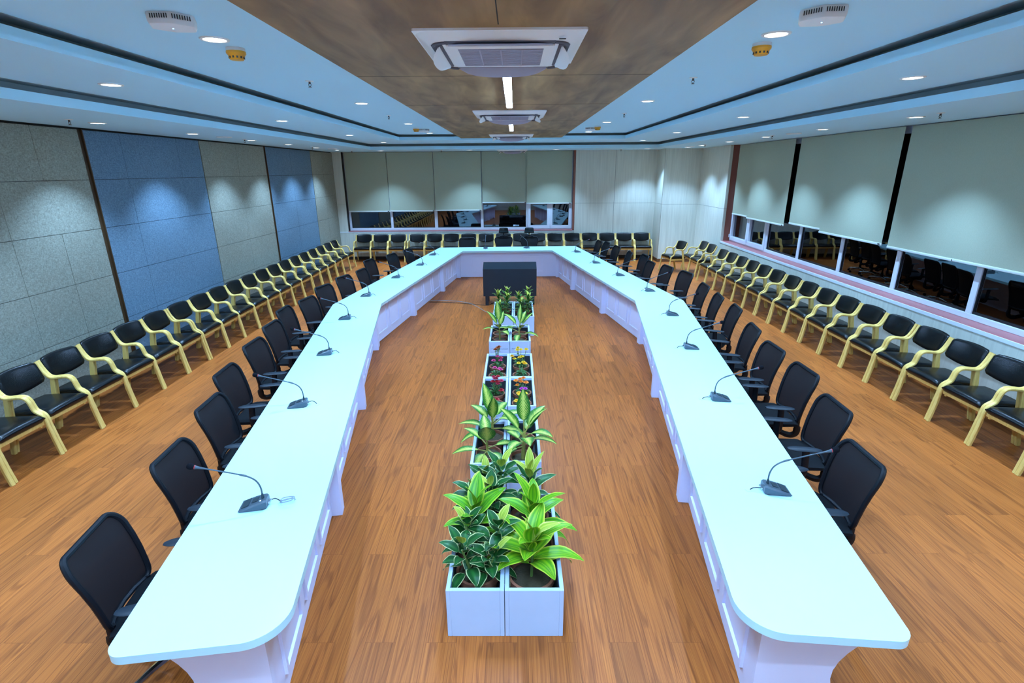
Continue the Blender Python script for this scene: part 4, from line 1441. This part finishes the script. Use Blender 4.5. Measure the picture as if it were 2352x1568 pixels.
def foliage_rosette(name, label, x, y, r, ph_, seed, mat, mat2, L, Wd, top, nlow, ntop, group, stems=1, elev0=0.2, elev1=1.1, droop=1.2, young=3, pet=.015, spread=.055):
    rn = random.Random(seed)
    t = new_plant(name, label, 'plant', x, y, group)
    zs = pot(t, r, ph_, 0.0)
    lf, st = MB(), MB()
    for si in range(stems):
        a0 = rn.uniform(0, 1.0) + 6.28 * si / stems
        off_ = Vector((math.cos(a0), math.sin(a0), 0)) * (0.0 if stems == 1 else spread)
        tp = Vector((off_.x * 1.7, off_.y * 1.7, zs + top * (1 if si == 0 else rn.uniform(0.62, 0.9))))
        bs = Vector((off_.x * 0.6, off_.y * 0.6, zs - 0.02))
        st.tube([bs, bs.lerp(tp, 0.5) + Vector((0.006, 0, 0)), tp], [0.010, 0.009, 0.006], 8)
        nl = nlow + ntop
        for k in range(nl):
            f = k / max(1, nl - 1)
            az = a0 + k * 2.39996 + rn.uniform(-.25, .25)
            el = elev0 + (elev1 - elev0) * f + rn.uniform(-.12, .12)
            p = bs.lerp(tp, 0.35 + 0.65 * f)
            l_ = L * (1 - 0.28 * f) * rn.uniform(0.85, 1.1)
            if math.sin(az) < -0.3:
                el += 0.42
                l_ *= 0.78
            new = k >= nl - young
            tgt = MB() if new else lf
            leaf(tgt, p, az, el, l_, Wd * rn.uniform(0.85, 1.1) * (.8 if new else 1), droop * rn.uniform(0.8, 1.2) * (1 - 0.5 * f), 0.22, pet, 0.06, rn.uniform(0, 6))
            if new:
                tgt.build('young_leaf', M[mat2], t, smooth=180)['label'] = 'pale new leaf'
    st.build('stem', M['stem'], t)
    lf.build('foliage', M[mat], t, smooth=180)
    return t

gp_ = 'leafy plants in the nearest planters'
foliage_rosette('potted_foliage_plant', 'potted plant with dark white-edged leaves, front of left near planter', -0.255, 2.81, .145, .235, 3, 'lf_dark', 'lf_young', .185, .082, .32, 12, 5, gp_, stems=4, elev0=-.2, elev1=1.15, droop=1.5, young=1, pet=.05, spread=.085)
foliage_rosette('potted_foliage_plant', 'potted plant with bright green leaves, middle of left near planter', -0.290, 3.06, .145, .235, 8, 'lf_bright', 'lf_lime', .34, .115, .33, 8, 6, gp_, stems=1, elev0=.1, elev1=1.2, droop=1.3, young=2)
foliage_rosette('potted_foliage_plant', 'potted plant with dark white-edged leaves, rear of left near planter', -0.215, 3.38, .145, .235, 5, 'lf_dark', 'lf_young', .20, .085, .38, 15, 7, gp_, stems=4, elev0=-.2, elev1=1.15, droop=1.4, young=2, pet=.045, spread=.075)
foliage_rosette('potted_foliage_plant', 'potted plant with big lime striped leaves, front of right near planter', 0.095, 2.78, .155, .235, 11, 'lf_lime', 'lf_young', .38, .125, .27, 12, 7, gp_, stems=1, elev0=.3, elev1=1.2, droop=1.65, young=2)
foliage_rosette('potted_foliage_plant', 'potted plant with bright striped leaves, middle of right near planter', 0.115, 3.06, .145, .235, 21, 'lf_bright', 'lf_lime', .35, .105, .33, 10, 6, gp_, stems=1, elev0=.1, elev1=1.25, droop=1.35, young=3)
foliage_rosette('potted_foliage_plant', 'potted plant with cream and dark leaves, rear of right near planter', 0.10, 3.38, .145, .235, 31, 'lf_dark', 'lf_young', .26, .085, .40, 12, 8, gp_, stems=1, elev0=.0, elev1=1.3, droop=1.1, young=5)

def dumb_cane(label, x, y, leaves, group, lean=(0, 0), h=.22, seed=1, thick=.016):
    t = new_plant('potted_dumb_cane', label, 'plant', x, y, group, 0.10)
    zs = pot(t, .122, .20, 0.0)
    st, lf = MB(), MB()
    base = Vector((0, 0, zs - .02))
    topv = Vector((lean[0], lean[1], zs + h))
    st.tube([base, base.lerp(topv, .5) + Vector((lean[0] * .1, 0, 0)), topv], [thick, thick * .9, thick * .55], 10)
    for (az, el, L, Wd, dr, f) in leaves:
        p = base.lerp(topv, f)
        q = leaf(lf, p, R(az), el, L, Wd, dr, .18, L * .35, .03, az)
        st.tube([q[0], q[1], q[1] + (q[1] - q[0]) * 0.15], [.007, .005, .004], 6)
    st.build('stem', M['stemyel'], t)
    lf.build('foliage', M['lf_dieff'], t, smooth=180)
    return t
gd = 'dumb cane plants in the grooved planters'
dumb_cane('dumb cane with a large upright pale leaf, front of left grooved planter near viewpoint', -0.262, 4.30,
          [(195, .35, .26, .105, .85, .35), (-88, 1.05, .29, .165, .25, .7), (-55, .05, .23, .12, 1.2, .5), (15, .25, .24, .10, 1.0, .6), (100, .9, .22, .11, .8, 1.0), (-115, .1, .22, .11, 1.1, .4), (150, .7, .22, .10, .9, .8)], gd, (-.01, .0), .12, 2)
dumb_cane('dumb cane with spread leaves, rear of left grooved planter near viewpoint', -0.235, 4.62,
          [(165, .35, .28, .11, .9, .5), (125, 1.25, .30, .125, .25, .95), (-80, 1.25, .28, .11, .1, .8), (15, .55, .30, .12, 1.1, .8), (-20, .2, .28, .12, .9, .6), (60, .7, .24, .12, 1.0, .9), (85, .95, .24, .10, .9, .7), (200, .15, .26, .10, 1.0, .4), (-45, .7, .24, .11, .9, .9), (140, .7, .25, .11, .9, .8)], gd, (.0, .02), .17, 4)
dumb_cane('dumb cane with thick yellow stem, in right grooved planter near viewpoint', 0.062, 4.22,
          [(95, 1.35, .30, .13, .15, 1.0), (155, 1.0, .27, .13, .6, .8), (40, .95, .26, .13, .8, .9), (-35, .6, .25, .12, 1.0, .85), (-80, .6, .24, .12, .9, .75), (-10, .3, .24, .095, 1.0, .7), (215, .1, .20, .08, 1.2, .5), (15, 1.0, .24, .06, .6, .95), (130, .4, .20, .10, 1.0, .6), (-120, .45, .22, .11, 1.0, .65), (70, .6, .24, .11, .9, .8)], gd, (.01, .04), .25, 5, .021)
dumb_cane('dumb cane with one upright dark leaf, in left far grooved planter', -0.245, 7.78,
          [(110, 1.35, .31, .12, .15, 1.0), (150, 1.0, .26, .11, .5, .9), (70, 1.1, .24, .11, .5, .8), (-60, .45, .23, .12, 1.0, .6), (20, .5, .22, .11, .9, .6), (200, .5, .22, .10, .9, .7), (-100, .8, .22, .11, .7, .8)], gd, (-.01, .03), .19, 6)
dumb_cane('dumb cane with wide arching leaves, in right far grooved planter', 0.055, 7.74,
          [(150, .9, .28, .12, .8, .9), (175, .4, .26, .10, .8, .7), (35, .85, .27, .085, .5, .9), (80, 1.25, .28, .08, .2, 1.0), (-10, .25, .24, .12, 1.0, .5), (-100, .2, .22, .11, 1.1, .5), (60, 1.0, .24, .12, .6, .95), (-60, .8, .22, .11, .8, .8)], gd, (.0, .03), .19, 7)

def bloom(mb, c_, r, rn, layers=3):
    for l_ in range(layers):
        n = 11 - 2 * l_
        rr = r * (1 - 0.27 * l_)
        for k in range(n):
            a = 2 * PI * (k + 0.5 * l_) / n + rn.uniform(-.1, .1)
            e = 0.15 + 0.40 * l_
            d = Vector((math.cos(a) * math.cos(e), math.sin(a) * math.cos(e), math.sin(e)))
            s = Vector((-math.sin(a), math.cos(a), 0)) * rr * 0.30
            b0 = Vector(c_) + Vector((0, 0, 0.004 * l_))
            p1, p2 = b0 + d * rr * 0.6, b0 + d * rr - Vector((0, 0, rr * 0.12))
            mb.face([b0, p1 - s, p2 - s * .55, p2 + s * .55, p1 + s])
    mb.lathe([(0.0001, 0.0), (r * .35, 0.0), (r * .3, r * .45), (0.0001, r * .55)], 8, c_)

def flowering(label, x, y, blooms, seed, group, leafy=26, h=.16, r=.11):
    rn = random.Random(seed)
    t = new_plant('potted_zinnia', label, 'plant', x, y, group, 0.10)
    zs = pot(t, r, .20, 0.0)
    st, lf = MB(), MB()
    for (bx, by, bz, col_) in blooms:
        p = Vector((bx, by, zs + bz))
        b0 = Vector((bx * .25, by * .25, zs - .015))
        st.tube([b0, b0.lerp(p, .5) + Vector((0, 0, .01)), p], .0032, 6)
        fm = MB()
        bloom(fm, p, rn.uniform(.029, .036), rn)
        fm.build('flower', M['fl_' + col_], t, smooth=0)
        for k in range(4):
            f = rn.uniform(.25, .85)
            leaf(lf, b0.lerp(p, f), rn.uniform(0, 6.28), rn.uniform(.0, .7), rn.uniform(.035, .06), rn.uniform(.02, .03), 1.0, .2)
    for k in range(leafy):
        a = rn.uniform(0, 6.28)
        leaf(lf, (.02 * math.cos(a), .02 * math.sin(a), zs + rn.uniform(0, h * .45)), a, rn.uniform(.0, 1.0), rn.uniform(.05, .085), rn.uniform(.022, .035), 1.0, .2)
    st.build('stem', M['stem'], t)
    lf.build('foliage', M['lf_small'], t, smooth=180)
    return t
gf = 'flowering plants in the middle planters'
flowering('potted zinnia with two dark red blooms, front of the red planter', -0.245, 5.36, [(-.075, -.02, .07, 'red'), (.03, -.03, .09, 'red'), (-.05, .0, .075, 'red')], 1, gf, 34, .10)
flowering('potted zinnia with a tall cluster of red blooms, rear of the red planter', -0.240, 5.66, [(.0, .02, .20, 'crimson'), (.03, .03, .22, 'red'), (-.02, .04, .21, 'crimson'), (.02, .0, .17, 'red'), (-.03, .0, .17, 'red'), (.07, .02, .17, 'crimson'), (.07, -.05, .08, 'red'), (.03, -.02, .15, 'crimson')], 2, gf, 26, .18)
flowering('potted zinnia with clustered yellow blooms, front of the mixed planter', 0.065, 5.38, [(-.02, .02, .12, 'yellow'), (.03, .0, .11, 'gold'), (.0, -.03, .10, 'yellow'), (.06, -.05, .07, 'yellow'), (-.06, -.05, .07, 'gold'), (.04, .04, .12, 'yellow'), (-.03, .05, .12, 'gold')], 3, gf, 26, .12)
flowering('potted zinnia with magenta and orange blooms, rear of the mixed planter', 0.07, 5.68, [(.0, -.03, .08, 'magenta'), (.04, -.03, .08, 'magenta'), (-.01, -.07, .05, 'magenta'), (-.07, .05, .15, 'orange'), (-.02, .05, .17, 'orange'), (.02, .06, .18, 'orange'), (.05, .04, .13, 'orange'), (-.05, .01, .11, 'orange'), (-.01, .02, .15, 'orange')], 4, gf, 26, .14)
flowering('potted zinnia with pink blooms, front of the pink planter', -0.240, 6.22, [(-.03, .02, .12, 'pink'), (.05, .0, .10, 'pink'), (.03, .03, .10, 'pink')], 5, gf, 32, .12)
flowering('potted zinnia with rust blooms above pink ones, rear of the pink planter', -0.245, 6.55, [(.0, .06, .26, 'rust'), (.02, .07, .27, 'rust'), (-.03, .05, .24, 'rust'), (.0, .0, .16, 'pink'), (.05, .0, .14, 'crimson'), (-.05, -.02, .11, 'pink'), (.04, -.04, .12, 'pink')], 6, gf, 24, .2)
flowering('potted zinnia with two yellow blooms, front of the yellow planter', 0.068, 6.24, [(-.03, .05, .16, 'yellow'), (.05, .04, .16, 'gold'), (.03, .06, .17, 'yellow')], 7, gf, 34, .14)
flowering('potted zinnia with many tall yellow blooms, rear of the yellow planter', 0.07, 6.56, [(-.04, .05, .26, 'yellow'), (.0, .03, .24, 'yellow'), (.07, .04, .24, 'yellow'), (-.02, -.03, .15, 'gold'), (-.09, -.02, .13, 'yellow'), (.01, -.02, .16, 'yellow'), (-.12, .0, .16, 'gold'), (-.05, .02, .24, 'yellow')], 8, gf, 28, .2)
# spare pots standing in the grooved planters
for x, y, lb in ((-0.245, 4.09, 'empty clay pot at the front of left grooved planter'), (0.065, 4.56, 'empty clay pot at the rear of right grooved planter'),
                 (-0.245, 8.05, 'empty clay pot in the left far grooved planter'), (0.068, 8.03, 'empty clay pot in the right far grooved planter')):
    if y < 4.2:
        continue
    t = new_plant('clay_pot', lb, 'pot', x, y, 'spare clay pots in planters', 0.10)
    pot(t, .122, .20, 0.0)

gs_ = 'yellow edged plants in the farthest planters'
for x, y, lb, sd in ((-0.225, 9.08, 'yellow-edged leafy plant in left farthest planter, front one', 41), (-0.235, 9.55, 'yellow-edged leafy plant in left farthest planter, rear one', 42),
                     (0.145, 9.10, 'yellow-edged leafy plant in right farthest planter, front one', 43), (0.15, 9.56, 'yellow-edged leafy plant in right farthest planter, rear one', 44)):
    foliage_rosette('potted_foliage_plant', lb, x, y, .15, .235, sd, 'lf_song', 'lf_young', .165, .055, .38, 20, 8, gs_, stems=2, elev0=-.2, elev1=1.2, droop=1.0, young=4)

# ---------------------------------------------------------------- black cabinet and floor cables
t = thing('monitor_cabinet', 'black sloped cabinet on short legs in front of far planters', 'cabinet', (-0.12, 11.25, 0))
prof = [(-0.20, 0.20), (0.24, 0.20), (0.24, 0.80), (0.10, 0.895), (-0.20, 0.79)]
MB().loft([[(x, y, z) for y, z in prof] for x in (-0.575, 0.575)]).build('body', M['tvbox'], t, smooth=0)
for x in (-0.50, 0.50):
    for y in (-0.155, 0.19):
        MB().b2(x - 0.035, x + 0.035, y - 0.03, y + 0.03, 0.0, 0.20, 0.004).build('leg', M['tvbox'], t, smooth=0)
MB().lathe([(0.0001, -0.003), (0.018, -0.003), (0.018, 0.003), (0.0001, 0.003)], 14, (0.0, -0.203, 0.28), Matrix.Rotation(PI / 2, 3, 'X')).build('cable_hole', M['gasket'], t)

pts = smooth_path([(-1.93, 11.36, .006), (-1.5, 11.30, .006), (-1.0, 11.16, .006), (-0.62, 11.02, .006), (-0.52, 11.2, .006), (-0.40, 11.35, .006)], 6)
tag(MB().tube(pts, 0.006, 6).build('floor_cable', M['cable']), 'black cable lying on floor from table to black cabinet', 'cable')
pts = smooth_path([(-1.95, 11.50, .006), (-1.5, 11.47, .006), (-1.05, 11.25, .006), (-0.80, 10.85, .006), (-0.60, 10.45, .006), (-0.44, 10.36, .006), (-0.33, 10.4, .006), (-0.2, 10.45, .006)], 6)
tag(MB().tube(pts, 0.006, 6).build('floor_cable', M['greycable']), 'pale grey cable lying on floor, curving toward the planters', 'cable')
